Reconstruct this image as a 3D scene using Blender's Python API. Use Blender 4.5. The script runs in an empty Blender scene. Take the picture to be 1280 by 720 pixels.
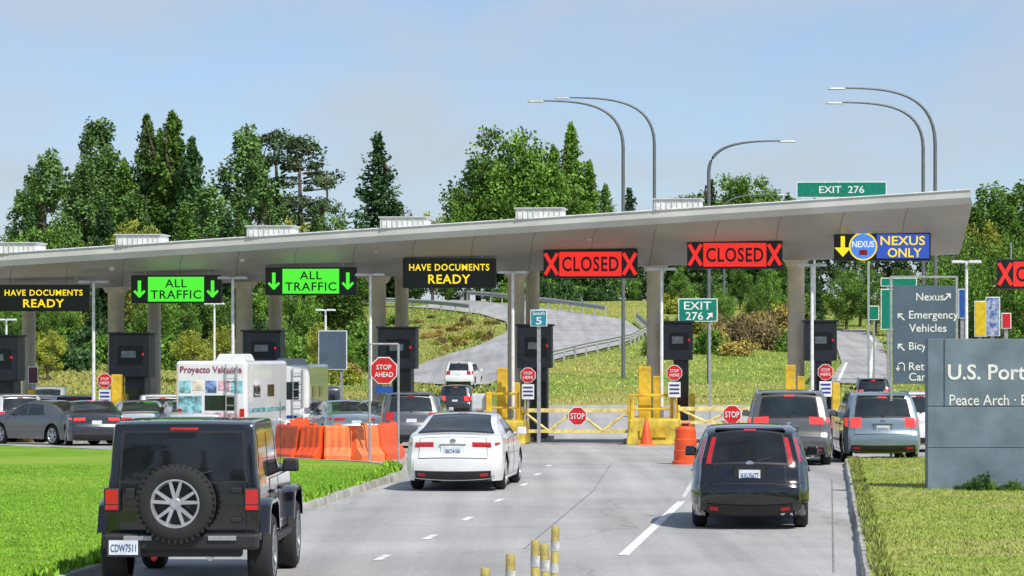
import bpy, math, random
import numpy as np
import bmesh
from mathutils import Vector, Matrix
random.seed(7); rng=np.random.default_rng(7)
sc=bpy.context.scene
F=3500.; CX=640.; HY=445.; CH=2.55
RZ=-math.atan(370/3500.)   # heading of the road

# ---------------------------------------------------------------- terrain
def ss(t):
    t=min(1.,max(0.,t)); return t*t*(3-2*t)
def y0(x): return 165-37*ss((x+8)/10.)
def hz(x,y):
    z=-1.25*(min(1.,max(0.,(y-60)/70.)))**1.6
    z-=.2*ss((y-95)/30.)*ss((-4-x)/8.)
    a=y-y0(x)
    if a>0:
        t=a/(290-y0(x))
        if t<1: z+=9.6*t**1.12
        else: z+=9.6+min(3.,(y-290)*0.012)
    return z
def W(px,py,Y): return Vector(((px-CX)/F*Y,Y,CH+(HY-py)/F*Y))
def G(px,py):
    Y=18.
    while Y<600:
        p=W(px,py,Y)
        if p.z<=hz(p.x,p.y): break
        Y+=.4
    p=W(px,py,Y); return Vector((p.x,p.y,hz(p.x,p.y)))
def GP(px,Y):
    x=(px-CX)/F*Y; return Vector((x,Y,hz(x,Y)))
def Yrow(px,d=0.): return 99.56/(1+0.2*(px-CX)/F)+d
def B(px,py,d=0.): return W(px,py,Yrow(px,d))

# ---------------------------------------------------------------- materials
MATS={}
def mat(name,col,rough=.6,metal=0.,var=.12,scale=6.,bump=0.,coat=0.,emit=None,es=1.,bscale=40.,col2=None,detail=4.):
    if name in MATS: return MATS[name]
    m=bpy.data.materials.new(name); m.use_nodes=True; nt=m.node_tree; N=nt.nodes; L=nt.links
    b=N['Principled BSDF']; b.inputs['Roughness'].default_value=rough; b.inputs['Metallic'].default_value=metal
    b.inputs['Coat Weight'].default_value=coat; b.inputs['Coat Roughness'].default_value=.05
    tc=N.new('ShaderNodeTexCoord'); nz=N.new('ShaderNodeTexNoise'); nz.inputs['Scale'].default_value=scale; nz.inputs['Detail'].default_value=detail
    L.new(tc.outputs['Object'],nz.inputs['Vector'])
    mx=N.new('ShaderNodeMix'); mx.data_type='RGBA'
    rp=N.new('ShaderNodeValToRGB'); rp.color_ramp.elements[0].position=.35; rp.color_ramp.elements[1].position=.65
    L.new(nz.outputs['Fac'],rp.inputs['Fac']); L.new(rp.outputs['Color'],mx.inputs['Factor'])
    c1=tuple(c*(1-var) for c in col)+(1,); c2=(tuple(min(1,c*(1+var)) for c in col)+(1,)) if col2 is None else tuple(col2)+(1,)
    mx.inputs['A'].default_value=c1; mx.inputs['B'].default_value=c2
    L.new(mx.outputs['Result'],b.inputs['Base Color'])
    if bump>0:
        n2=N.new('ShaderNodeTexNoise'); n2.inputs['Scale'].default_value=bscale; n2.inputs['Detail'].default_value=6
        L.new(tc.outputs['Object'],n2.inputs['Vector'])
        bp=N.new('ShaderNodeBump'); bp.inputs['Strength'].default_value=bump; bp.inputs['Distance'].default_value=.02
        L.new(n2.outputs['Fac'],bp.inputs['Height']); L.new(bp.outputs['Normal'],b.inputs['Normal'])
    if emit:
        b.inputs['Emission Color'].default_value=tuple(emit)+(1,); b.inputs['Emission Strength'].default_value=es
    MATS[name]=m; return m
def paint(name,col,rough=.3,metal=.3): return mat('paint_'+name,col,rough,metal,var=.04,scale=2,coat=1.)
GLASS=mat('glass',(.018,.025,.028),.05,0,var=.4,scale=1.5,coat=.3)
RUB=mat('rubber',(.02,.02,.02),.85,bump=.2)
PLA=mat('black_plastic',(.02,.02,.022),.55)
CHR=mat('chrome',(.7,.7,.72),.18,1.)
ALU=mat('alloy',(.5,.51,.53),.35,.6)
ALUD=mat('dark_alloy',(.3,.31,.32),.35,.7)
TAIL=mat('tail_lens',(.42,.006,.008),.15,coat=1.,emit=(.8,.01,.01),es=.12)
TAILON=mat('tail_lens_lit',(.7,.02,.02),.15,coat=1.,emit=(1,.05,.03),es=1.1)
LENS=mat('clear_lens',(.75,.75,.75),.1,coat=1.)
WHT=mat('white_paint',(.78,.78,.76),.5)
PLT=mat('plate_white',(.7,.74,.78),.4)
BLU=mat('plate_blue',(.02,.05,.25),.5)
YEL=mat('yellow_paint',(.68,.44,.03),.55,var=.3,scale=3,bump=.15)
YELD=mat('yellow_dirty',(.58,.43,.05),.7,var=.35,scale=3,bump=.2)
ORG=mat('orange_plastic',(.85,.10,.02),.5,var=.15,scale=3)
ORG2=mat('faded_orange_plastic',(.85,.2,.06),.55,var=.15,scale=3)
RED=mat('sign_red',(.6,.015,.02),.4)
GRN=mat('sign_green',(.0,.2,.13),.4)
SLT=mat('slate_panel',(.085,.125,.17),.55,var=.12,scale=1.2)
SLT2=mat('slate_weathered',(.15,.2,.25),.7,var=.2,scale=1.6,bump=.15)
GAL=mat('galvanised',(.42,.43,.44),.45,.5,var=.15,scale=8)
LGT=mat('light_grey_paint',(.62,.63,.63),.5)
DKM=mat('dark_metal',(.055,.06,.072),.5,var=.2)
BLK=mat('sign_black',(.008,.008,.008),.35)
CON=mat('concrete',(.82,.73,.58),.85,var=.12,scale=1.5,bump=.3)
KRB=mat('kerb_concrete',(.36,.35,.31),.9,var=.3,scale=2.5,bump=.5)
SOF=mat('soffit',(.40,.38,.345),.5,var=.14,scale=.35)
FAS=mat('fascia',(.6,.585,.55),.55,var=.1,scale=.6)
LAMB=mat('led_amber',(.1,.08,0),.5,emit=(1,.75,.02),es=1.1)
LGRN=mat('led_green',(.0,.1,0),.5,emit=(.1,1,.05),es=.9)
LRED=mat('led_red',(.1,.0,0),.5,emit=(1,.03,.02),es=.9)
LBLU=mat('led_blue',(.0,.02,.1),.5,emit=(.05,.12,.6),es=.8)

def asphalt_mat(name,base,scale=1.):
    m=bpy.data.materials.new(name); m.use_nodes=True; nt=m.node_tree; N=nt.nodes; L=nt.links
    b=N['Principled BSDF']; b.inputs['Roughness'].default_value=.9
    tc=N.new('ShaderNodeTexCoord')
    def noise(sc_,det,vec=None):
        n=N.new('ShaderNodeTexNoise'); n.inputs['Scale'].default_value=sc_; n.inputs['Detail'].default_value=det
        L.new(vec or tc.outputs['Object'],n.inputs['Vector']); return n.outputs['Fac']
    mp=N.new('ShaderNodeMapping'); mp.inputs['Rotation'].default_value=(0,0,-RZ); mp.inputs['Scale'].default_value=(1.6,.05,1)
    L.new(tc.outputs['Object'],mp.inputs['Vector'])
    def mr(sock,a,c,d0,d1):
        r=N.new('ShaderNodeMapRange'); r.inputs[1].default_value=a; r.inputs[2].default_value=c; r.inputs[3].default_value=d0; r.inputs[4].default_value=d1
        L.new(sock,r.inputs[0]); return r.outputs[0]
    def mul(a,c):
        r=N.new('ShaderNodeMath'); r.operation='MULTIPLY'; L.new(a,r.inputs[0]); L.new(c,r.inputs[1]); return r.outputs[0]
    f=mul(mr(noise(.25,5),.3,.7,.84,1.14),mr(noise(1,4,mp.outputs[0]),.3,.7,.80,1.12))
    f=mul(f,mr(noise(18,3),.25,.75,.86,1.14))
    f=mul(f,mr(noise(90,2),.3,.7,.82,1.18))
    vo=N.new('ShaderNodeTexVoronoi'); vo.feature='DISTANCE_TO_EDGE'; vo.inputs['Scale'].default_value=.16
    wn=N.new('ShaderNodeTexNoise'); wn.inputs['Scale'].default_value=.9; wn.inputs['Detail'].default_value=5; L.new(tc.outputs['Object'],wn.inputs['Vector'])
    va=N.new('ShaderNodeVectorMath'); va.operation='MULTIPLY_ADD'; va.inputs[1].default_value=(1.6,1.6,0); L.new(wn.outputs['Color'],va.inputs[0]); L.new(tc.outputs['Object'],va.inputs[2])
    L.new(va.outputs[0],vo.inputs['Vector'])
    f=mul(f,mr(vo.outputs['Distance'],0.0,.006,.72,1.))
    mx=N.new('ShaderNodeVectorMath'); mx.operation='SCALE'; mx.inputs[0].default_value=base; L.new(f,mx.inputs['Scale'])
    L.new(mx.outputs[0],b.inputs['Base Color'])
    bp=N.new('ShaderNodeBump'); bp.inputs['Strength'].default_value=.3; bp.inputs['Distance'].default_value=.01
    L.new(noise(120,3),bp.inputs['Height']); L.new(bp.outputs[0],b.inputs['Normal'])
    return m
ASP=asphalt_mat('asphalt',(.385,.375,.365))
ASP2=asphalt_mat('hill_asphalt',(.38,.375,.37))
def grass_mat(name,ca,cb,cc,s1=.12,s2=1.5):
    m=bpy.data.materials.new(name); m.use_nodes=True; nt=m.node_tree; N=nt.nodes; L=nt.links
    b=N['Principled BSDF']; b.inputs['Roughness'].default_value=.9; b.inputs['Specular IOR Level'].default_value=.15
    tc=N.new('ShaderNodeTexCoord')
    def nr(s,a,c,det=5):
        n=N.new('ShaderNodeTexNoise'); n.inputs['Scale'].default_value=s; n.inputs['Detail'].default_value=det; L.new(tc.outputs['Object'],n.inputs['Vector'])
        r=N.new('ShaderNodeMapRange'); r.inputs[1].default_value=a; r.inputs[2].default_value=c; L.new(n.outputs['Fac'],r.inputs[0]); return r.outputs[0]
    m1=N.new('ShaderNodeMix'); m1.data_type='RGBA'; m1.inputs['A'].default_value=ca+(1,); m1.inputs['B'].default_value=cb+(1,); L.new(nr(s2,.35,.65),m1.inputs['Factor'])
    m2=N.new('ShaderNodeMix'); m2.data_type='RGBA'; L.new(m1.outputs['Result'],m2.inputs['A']); m2.inputs['B'].default_value=cc+(1,); L.new(nr(s1,.45,.65),m2.inputs['Factor'])
    m3=N.new('ShaderNodeMix'); m3.data_type='RGBA'; m3.blend_type='MULTIPLY'; L.new(m2.outputs['Result'],m3.inputs['A']); m3.inputs['B'].default_value=(.6,.65,.55,1); L.new(nr(22,.45,.7,2),m3.inputs['Factor'])
    L.new(m3.outputs['Result'],b.inputs['Base Color'])
    bp=N.new('ShaderNodeBump'); bp.inputs['Strength'].default_value=.5; bp.inputs['Distance'].default_value=.04
    n=N.new('ShaderNodeTexNoise'); n.inputs['Scale'].default_value=30; n.inputs['Detail'].default_value=4; L.new(tc.outputs['Object'],n.inputs['Vector'])
    L.new(n.outputs['Fac'],bp.inputs['Height']); L.new(bp.outputs[0],b.inputs['Normal'])
    return m
LAWN=grass_mat('lawn_green',(.15,.31,.018),(.21,.38,.028),(.27,.4,.045),.15,1.2)
LAWN2=grass_mat('lawn_dry_green',(.25,.35,.05),(.33,.38,.08),(.42,.38,.14),.25,1.)
HILL=grass_mat('hill_grass',(.16,.26,.04),(.25,.32,.06),(.38,.34,.1),.05,.35)
def leaf_mat(name,ca,cb,tr=0.):
    m=bpy.data.materials.new(name); m.use_nodes=True; nt=m.node_tree; N=nt.nodes; L=nt.links
    b=N['Principled BSDF']; b.inputs['Roughness'].default_value=.6; b.inputs['Specular IOR Level'].default_value=.25
    g=N.new('ShaderNodeNewGeometry'); r=N.new('ShaderNodeValToRGB')
    r.color_ramp.elements[0].color=ca+(1,); r.color_ramp.elements[1].color=cb+(1,)
    L.new(g.outputs['Random Per Island'],r.inputs['Fac'])
    tc=N.new('ShaderNodeTexCoord'); n=N.new('ShaderNodeTexNoise'); n.inputs['Scale'].default_value=5.; n.inputs['Detail'].default_value=2; L.new(tc.outputs['Object'],n.inputs['Vector'])
    mr=N.new('ShaderNodeMapRange'); mr.inputs[1].default_value=.35; mr.inputs[2].default_value=.65; mr.inputs[3].default_value=.55; mr.inputs[4].default_value=1.35; L.new(n.outputs['Fac'],mr.inputs[0])
    oi=N.new('ShaderNodeObjectInfo'); mr2=N.new('ShaderNodeMapRange'); mr2.inputs[3].default_value=.7; mr2.inputs[4].default_value=1.3; L.new(oi.outputs['Random'],mr2.inputs[0])
    mm=N.new('ShaderNodeMath'); mm.operation='MULTIPLY'; L.new(mr.outputs[0],mm.inputs[0]); L.new(mr2.outputs[0],mm.inputs[1])
    v=N.new('ShaderNodeVectorMath'); v.operation='SCALE'; L.new(r.outputs['Color'],v.inputs[0]); L.new(mm.outputs[0],v.inputs['Scale'])
    L.new(v.outputs[0],b.inputs['Base Color'])
    return m
LF_DEC=leaf_mat('leaves_broad',(.07,.16,.02),(.2,.35,.05))
LF_POP=leaf_mat('leaves_poplar',(.06,.14,.03),(.18,.29,.075))
LF_CON=leaf_mat('leaves_conifer',(.025,.075,.025),(.09,.18,.05))
LF_PIN=leaf_mat('leaves_pine',(.045,.09,.035),(.14,.2,.08))
LF_YEL=leaf_mat('leaves_yellow_green',(.2,.26,.03),(.44,.44,.06))
LF_DRY=leaf_mat('leaves_dry',(.13,.1,.05),(.33,.25,.11))
LF_GOLD=leaf_mat('leaves_golden',(.3,.24,.06),(.55,.42,.12))
LF_BLADE=leaf_mat('grass_blades',(.14,.31,.018),(.25,.45,.035))
LF_BLADE2=leaf_mat('grass_blades_dry',(.24,.34,.05),(.42,.43,.12))
LF_BLADE3=leaf_mat('rough_grass_blades',(.18,.26,.05),(.46,.4,.13))
BARK=mat('bark',(.12,.09,.065),.9,var=.3,scale=8,bump=.5)

# ---------------------------------------------------------------- mesh helpers
COL=sc.collection
class MB:
    def __init__(s): s.v=[]; s.f=[]; s.m=[]
    def add(s,vs,fs,mi=0):
        o=len(s.v); s.v+=[tuple(v) for v in vs]; s.f+=[tuple(i+o for i in f) for f in fs]; s.m+=[mi]*len(fs)
    def box(s,c,d,rz=0,mi=0,top=1.,topy=None,rx=0,ry=0):
        topy=top if topy is None else topy
        hx,hy,hz_=d[0]/2,d[1]/2,d[2]/2
        vs=[Vector((x*hx*(top if z>0 else 1),y*hy*(topy if z>0 else 1),z*hz_)) for z in(-1,1) for x,y in((-1,-1),(1,-1),(1,1),(-1,1))]
        M=Matrix.Rotation(rz,3,'Z')@Matrix.Rotation(rx,3,'X')@Matrix.Rotation(ry,3,'Y')
        vs=[M@v+Vector(c) for v in vs]
        s.add(vs,[(3,2,1,0),(4,5,6,7),(0,1,5,4),(1,2,6,5),(2,3,7,6),(3,0,4,7)],mi); return s
    def tube(s,pts,rad,n=8,mi=0,caps=True):
        pts=[Vector(p) for p in pts]
        if not hasattr(rad,'__len__'): rad=[rad]*len(pts)
        vs=[];k=len(pts)
        for i,p in enumerate(pts):
            t=(pts[min(i+1,k-1)]-pts[max(i-1,0)]).normalized()
            a=t.cross(Vector((0,0,1)) if abs(t.z)<.9 else Vector((1,0,0))).normalized(); b=t.cross(a)
            for j in range(n):
                q=2*math.pi*j/n; vs.append(p+(a*math.cos(q)+b*math.sin(q))*rad[i])
        fs=[(i*n+j,i*n+(j+1)%n,(i+1)*n+(j+1)%n,(i+1)*n+j) for i in range(k-1) for j in range(n)]
        if caps: fs+=[tuple(range(n-1,-1,-1)),tuple(range((k-1)*n,k*n))]
        s.add(vs,fs,mi); return s
    def lathe(s,prof,n=28,c=(0,0,0),mi=0,axis='x'):
        vs=[]
        for r,x in prof:
            for j in range(n):
                q=2*math.pi*j/n
                p=(x,r*math.cos(q),r*math.sin(q)) if axis=='x' else (r*math.cos(q),r*math.sin(q),x)
                vs.append((p[0]+c[0],p[1]+c[1],p[2]+c[2]))
        fs=[(i*n+j,i*n+(j+1)%n,(i+1)*n+(j+1)%n,(i+1)*n+j) for i in range(len(prof)-1) for j in range(n)]
        s.add(vs,fs,mi); return s
    def grid(s,rows,mi=0):
        n=len(rows[0]); vs=[p for r in rows for p in r]
        s.add(vs,[(i*n+j,i*n+j+1,(i+1)*n+j+1,(i+1)*n+j) for i in range(len(rows)-1) for j in range(n-1)],mi); return s
    def prism(s,poly,y,th,mi=0):
        n=len(poly); vs=[(p[0],y,p[1]) for p in poly]+[(p[0],y+th,p[1]) for p in poly]
        s.add(vs,[tuple(range(n)),tuple(range(2*n-1,n-1,-1))]+[(i,n+i,n+(i+1)%n,(i+1)%n) for i in range(n)],mi); return s
    def mesh(s,name,mats,smooth=None,recalc=True):
        me=bpy.data.meshes.new(name); me.from_pydata(s.v,[],s.f)
        for m in mats: me.materials.append(m)
        me.polygons.foreach_set('material_index',s.m)
        if recalc:
            bm=bmesh.new(); bm.from_mesh(me); bmesh.ops.recalc_face_normals(bm,faces=bm.faces); bm.to_mesh(me); bm.free()
        if smooth is not None:
            me.shade_smooth(); me.set_sharp_from_angle(angle=math.radians(smooth))
        me.update(); return me
def obj(name,me,parent=None,loc=(0,0,0),rz=0,label=None,cat=None,group=None,kind=None,bevel=0):
    o=bpy.data.objects.new(name,me); COL.objects.link(o); o.location=loc; o.rotation_euler=(0,0,rz)
    if parent: o.parent=parent
    if label: o['label']=label
    if cat: o['category']=cat
    if group: o['group']=group
    if kind: o['kind']=kind
    if bevel>0:
        b=o.modifiers.new('b','BEVEL'); b.width=bevel; b.segments=2; b.limit_method='ANGLE'
    return o
def thing(name,label,cat,loc=(0,0,0),rz=0,group=None):
    return obj(name,None,None,loc,rz,label,cat,group)
def part(parent,name,mb,mats,smooth=None,loc=(0,0,0),rz=0,bevel=0,label=None):
    if not isinstance(mats,(list,tuple)): mats=[mats]
    return obj(name,mb.mesh(name,mats,smooth),parent,loc,rz,label,bevel=bevel)
def text(parent,s,c,h,m,w=None,name='lettering',bold=0.,th=.006,align='C',spacing=1.):
    cu=bpy.data.curves.new('t','FONT'); cu.body=s; cu.size=1; cu.offset=bold; cu.extrude=.01; cu.resolution_u=3; cu.space_character=spacing
    o=bpy.data.objects.new('t',cu); COL.objects.link(o); bpy.context.view_layer.update()
    me=bpy.data.meshes.new_from_object(o.evaluated_get(bpy.context.evaluated_depsgraph_get())); bpy.data.objects.remove(o)
    n=len(me.vertices); a=np.empty(n*3); me.vertices.foreach_get('co',a); a=a.reshape(-1,3)
    x0,x1=a[:,0].min(),a[:,0].max(); z0,z1=a[:,1].min(),a[:,1].max()
    k=h/(z1-z0); kx=k if w is None else w/(x1-x0)
    xx=(a[:,0]-(x0 if align=='L' else (x0+x1)/2))*kx; zz=(a[:,1]-(z0+z1)/2)*k
    yy=-a[:,2]/.01*th/2
    b=np.stack([xx,yy,zz],1); me.vertices.foreach_set('co',b.ravel()); me.materials.clear(); me.materials.append(m); me.update()
    return obj(name,me,parent,c)
def arrow(parent,c,size,ang,m,y=0,name='arrow',wd=.14):
    mb=MB(); h=size/2
    P=[(-wd*size,-h),(wd*size,-h),(wd*size,h*.1),(.4*size,h*.1),(0,h),(-.4*size,h*.1),(-wd*size,h*.1)]
    ca,sa=math.cos(ang),math.sin(ang); P=[(x*ca+z*sa,-x*sa+z*ca) for x,z in P]
    mb.prism(P,-.006,.008); return part(parent,name,mb,m,loc=c)
def thin_arrow(parent,c,size,ang,m,name='arrow',t=.07):
    mb=MB(); ca,sa=math.cos(ang),math.sin(ang)
    def R(P): return [(x*ca+z*sa,-x*sa+z*ca) for x,z in P]
    t=t*size; h=size/2
    mb.prism(R([(-t,-h),(t,-h),(t,h-.05*size),(-t,h-.05*size)]),-.006,.008)
    mb.prism(R([(0,h),(-.36*size,h-.36*size),(-.36*size+.1*size,h-.46*size),(0,h-.2*size)]),-.007,.008)
    mb.prism(R([(0,h),(0,h-.2*size),(.26*size,h-.46*size),(.36*size,h-.36*size)]),-.0065,.008)
    return part(parent,name,mb,m,loc=c)
def octo(r): return [(r*math.cos(math.pi/8+i*math.pi/4),r*math.sin(math.pi/8+i*math.pi/4)) for i in range(8)]
def circ(r,n=24): return [(r*math.cos(2*math.pi*i/n),r*math.sin(2*math.pi*i/n)) for i in range(n)]

# ---------------------------------------------------------------- ground
def sheet(name,rows,m,kind='structure',smooth=True):
    mb=MB(); mb.grid(rows); me=mb.mesh(name,[m],60)
    return obj(name,me,kind=kind)
ys=[-6000,-1500,-400,-150,-60,-20,0,20,40,60]+list(range(64,132,3))+list(range(132,300,4))+list(range(300,420,15))+[460,520,650,900,1500,3000,6000]
xs=[-3000,-1200,-500,-260,-160,-120]+list(range(-90,100,4))+[120,160,260,500,1200,3000]
sheet('ground',[[(x,y,hz(x,y)-.05) for x in xs] for y in ys],HILL)
def yend(x): return 170-18*ss((x+8)/10.)
rows=[]
NY=120
for i in range(NY+1):
    t=i/NY; r=[]
    for x in [a*1.5 for a in range(-44,30)]:
        Y=-40+t*(yend(x)+40); r.append((x,Y,hz(x,Y)+.012))
    rows.append(r)
sheet('road',rows,ASP)
LE=[(2,-8.2),(15,-6.7),(29.75,-5.14),(32.45,-4.9),(45.8,-3.53),(55,-2.72),(58.7,-2.42),(60.5,-2.45),(62,-2.7),(64,-3.3),(66,-4.6),(69,-6.4),(84,-16.5),(89,-24),(94,-60)]
def lerpt(T,y):
    return float(np.interp(y,[a for a,_ in T],[b for _,b in T]))
def lawn(name,Ys,xa,xb,m,n=30):
    rows=[]
    for Y in Ys:
        a,b=xa(Y),xb(Y); rows.append([(a+(b-a)*j/n,Y,hz(a+(b-a)*j/n,Y)+.13) for j in range(n+1)])
    return sheet(name,rows,m)
yl=sorted(set([round(v,2) for v in list(np.linspace(2,60,30))+list(np.linspace(60,72,18))+list(np.linspace(72,94,22))]))
lawn('lawn',yl,lambda Y:-90,lambda Y:lerpt(LE,Y),LAWN)
RE=[(2,.9),(15,2.25),(32.45,4.22),(66,8.0),(67.2,8.25),(68,9.0),(68.6,10.5)]
lawn('lawn',sorted(set([round(v,2) for v in list(np.linspace(2,66,33))+list(np.linspace(66,68.6,8))])),lambda Y:lerpt(RE,Y),lambda Y:60,LAWN2)
def kerb(name,poly,side,w=.16,h=.14):
    pts=[]
    for (a,b) in zip(poly[:-1],poly[1:]):
        A=Vector((a[0],a[1]));Bv=Vector((b[0],b[1])); n=max(1,int((Bv-A).length/.8))
        for i in range(n): pts.append(A.lerp(Bv,i/n))
    pts.append(Vector(poly[-1]))
    mb=MB(); rows=[]
    for i,p in enumerate(pts):
        t=(pts[min(i+1,len(pts)-1)]-pts[max(i-1,0)]).normalized(); nn=Vector((t.y,-t.x))*side
        z=hz(p.x,p.y); j=random.uniform(-.012,.012)
        q=p+nn*(w+j)
        rows.append([(p.x-nn.x*.02,p.y-nn.y*.02,z+.02),(p.x-nn.x*.02,p.y-nn.y*.02,z+h+j),(q.x-nn.x*.02,q.y-nn.y*.02,z+h+j),(q.x,q.y,z+h-.03+j),(q.x+nn.x*.015,q.y+nn.y*.015,z-.03)])
    mb.grid(rows); obj(name,mb.mesh(name,[KRB],40),kind='structure')
kerb('kerb',[(x,y) for y,x in LE],1)
kerb('kerb',[(60,68.6)]+[(x,y) for y,x in reversed(RE)],1)
def bladeobj(X,Y,Z,h,m,label):
    n=len(X); ang=rng.random(n)*math.pi; hh=h*(.5+rng.random(n)); w=h*.4
    dx=np.cos(ang)*w; dy=np.sin(ang)*w; lx=(rng.random(n)-.5)*h*1.5; ly=(rng.random(n)-.5)*h*1.5
    V=np.empty((n,3,3)); V[:,0]=np.stack([X-dx,Y-dy,Z],1); V[:,1]=np.stack([X+dx,Y+dy,Z],1); V[:,2]=np.stack([X+lx,Y+ly,Z+hh],1)
    me=bpy.data.meshes.new('grass'); me.from_pydata(V.reshape(-1,3).tolist(),[],np.arange(3*n).reshape(-1,3).tolist()); me.materials.append(m)
    obj('grass',me,kind='stuff',label=label)
def blades(xa,xb,Y0,Y1,n,m,h,zoff=.12):
    Y=Y0+(Y1-Y0)*rng.random(n)**1.0; A=np.array([xa(y) for y in Y]); Bx=np.array([xb(y) for y in Y]); X=A+(Bx-A)*rng.random(n)
    Z=np.array([hz(x,y) for x,y in zip(X,Y)])+zoff
    bladeobj(X,Y,Z,h,m,'short mown grass blades on the lawn')
blades(lambda Y:-(640/F*Y)-3,lambda Y:lerpt(LE,Y)+.05,30,62,60000,LF_BLADE,.032)
blades(lambda Y:lerpt(RE,Y)-.03,lambda Y:640/F*Y+3,30,68,60000,LF_BLADE2,.035)
blades(lambda Y:lerpt(LE,Y)-.15,lambda Y:lerpt(LE,Y)+.06,30,62,3500,LF_BLADE,.11)
blades(lambda Y:lerpt(RE,Y)-.06,lambda Y:lerpt(RE,Y)+.15,30,66,4000,LF_BLADE2,.09)
def draped(name,A,Bp,m,n=14,k=60,off=.06):
    def samp(P,t):
        P=[Vector(p) for p in P]; L=[0]
        for a,b in zip(P[:-1],P[1:]): L.append(L[-1]+(b-a).length)
        s=t*L[-1]; xs_=[p.x for p in P]; ys_=[p.y for p in P]
        return np.interp(s,L,xs_),np.interp(s,L,ys_)
    ga=[G(*samp(A,i/k)) for i in range(k+1)]; gb=[G(*samp(Bp,i/k)) for i in range(k+1)]
    rows=[]
    for a,b in zip(ga,gb):
        r=[]
        for j in range(n+1):
            x=a.x+(b.x-a.x)*j/n; y=a.y+(b.y-a.y)*j/n; r.append((x,y,hz(x,y)+off))
        rows.append(r)
    sheet(name,rows,m); return ga,gb
ga,gb=draped('road',[(440,381),(540,386),(600,393),(634,403),(634,416),(600,432),(560,444),(520,458),(505,476)],
                    [(440,370),(600,377),(700,388),(780,400),(805,416),(775,432),(710,446),(650,462),(610,482)],ASP2)
ga2,gb2=draped('road',[(1036,480),(1052,455),(1045,432),(1030,414)],[(1112,482),(1110,455),(1103,430),(1080,412)],ASP2)
def inpoly(x,y,P):
    c=False; n=len(P); j=n-1
    for i in range(n):
        if (P[i][1]>y)!=(P[j][1]>y) and x<(P[j][0]-P[i][0])*(y-P[i][1])/(P[j][1]-P[i][1])+P[i][0]: c=not c
        j=i
    return c
def mkpoly(ga,gb): return [(p.x,p.y) for p in ga[::3]]+[(p.x,p.y) for p in reversed(gb[::3])]
RP=[mkpoly(ga,gb),mkpoly(ga2,gb2)]
def onroad(x,y): return y<yend(x)+1 or any(inpoly(x,y,P) for P in RP)
def rough(pa,pb,n,Y0,Y1,h,m,label):
    X=[];Yb=[]
    while len(X)<n:
        Y_=Y0+(Y1-Y0)*random.random(); px=random.uniform(pa,pb); x=(px-CX)/F*Y_
        if onroad(x,Y_): continue
        X.append(x); Yb.append(Y_)
    X=np.array(X);Yb=np.array(Yb); Z=np.array([hz(x,y) for x,y in zip(X,Yb)])-.05
    bladeobj(X,Yb,Z,h,m,label)
rough(-20,620,32000,166,285,.2,LF_BLADE3,'rough dry grass on the slope')
rough(620,1300,26000,153,285,.12,LF_BLADE2,'mown green grass on the bank')

def mark(name,a,b,w,m,off=.018):
    A=G(*a);Bv=G(*b); d=(Bv-A); d.z=0; t=d.normalized(); n=Vector((t.y,-t.x,0))*w/2; k=max(1,int(d.length/2))
    rows=[]
    for i in range(k+1):
        p=A.lerp(Bv,i/k); rows.append([(p.x-n.x,p.y-n.y,hz(p.x,p.y)+off),(p.x+n.x,p.y+n.y,hz(p.x,p.y)+off)])
    mb=MB(); mb.grid(rows); obj(name,mb.mesh(name,[m]),kind='structure')
MRK=mat('road_paint',(.74,.74,.72),.7,var=.3,scale=7,bump=.2,detail=8)
MRKW=mat('worn_road_paint',(.56,.56,.54),.8,var=.3,scale=7,bump=.2,detail=8)
SEAM=mat('crack_filler',(.22,.215,.21),.8,var=.3)
for (x,y) in [(478,701),(538,675),(584,650),(624,627),(655,607),(672,594),(686,583)]:
    a=G(x,y); d=Vector((-math.sin(RZ),math.cos(RZ),0))
    mb=MB(); rows=[]
    for i in range(4):
        p=a+d*(i*.33-.5); n=Vector((d.y,-d.x,0))*.055; rows.append([(p.x-n.x,p.y-n.y,hz(p.x,p.y)+.018),(p.x+n.x,p.y+n.y,hz(p.x,p.y)+.018)])
    mb.grid(rows); obj('road_marking',mb.mesh('road_marking',[MRK]),kind='structure')
mark('road_marking',(779,698),(852,628),.14,MRK)
mark('road_marking',(854,624),(872,592),.08,MRKW)
mark('road_marking',(1042,719),(1040,600),.022,SEAM)
mark('road_marking',(1080,719),(1056,585),.02,SEAM)
mark('road_marking',(655,690),(742,615),.016,SEAM)
mark('road_marking',(742,615),(765,580),.018,SEAM)
mark('road_marking',(1048,478),(1058,455),.2,MRK,.09)
mark('road_marking',(1086,480),(1093,430),.25,MRK,.09)
mark('road_marking',(1093,430),(1084,418),.25,MRK,.09)

# ---------------------------------------------------------------- trees
def qmesh(name,C,S,m,flat=0.):
    n=len(C); a=rng.normal(size=(n,3)); a/=np.linalg.norm(a,axis=1)[:,None]
    b=rng.normal(size=(n,3)); b-=(b*a).sum(1)[:,None]*a; b/=np.linalg.norm(b,axis=1)[:,None]
    S=np.asarray(S).reshape(-1,1); a=a*S; b=b*S*.65
    V=np.stack([C-a-b*.3,C-b,C+a+b*.2,C+b],1).reshape(-1,3)
    me=bpy.data.meshes.new(name); me.from_pydata(V.tolist(),[],np.arange(4*n).reshape(-1,4).tolist()); me.materials.append(m); return me
def blobs(cent,rad,per,zf=1.):
    out=[]
    for c,r in zip(cent,rad):
        d=rng.normal(size=(per,3)); d/=np.linalg.norm(d,axis=1)[:,None]; d[:,2]*=zf
        out.append(c+d*r*(.45+.65*rng.random((per,1))))
    return np.concatenate(out)
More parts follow.
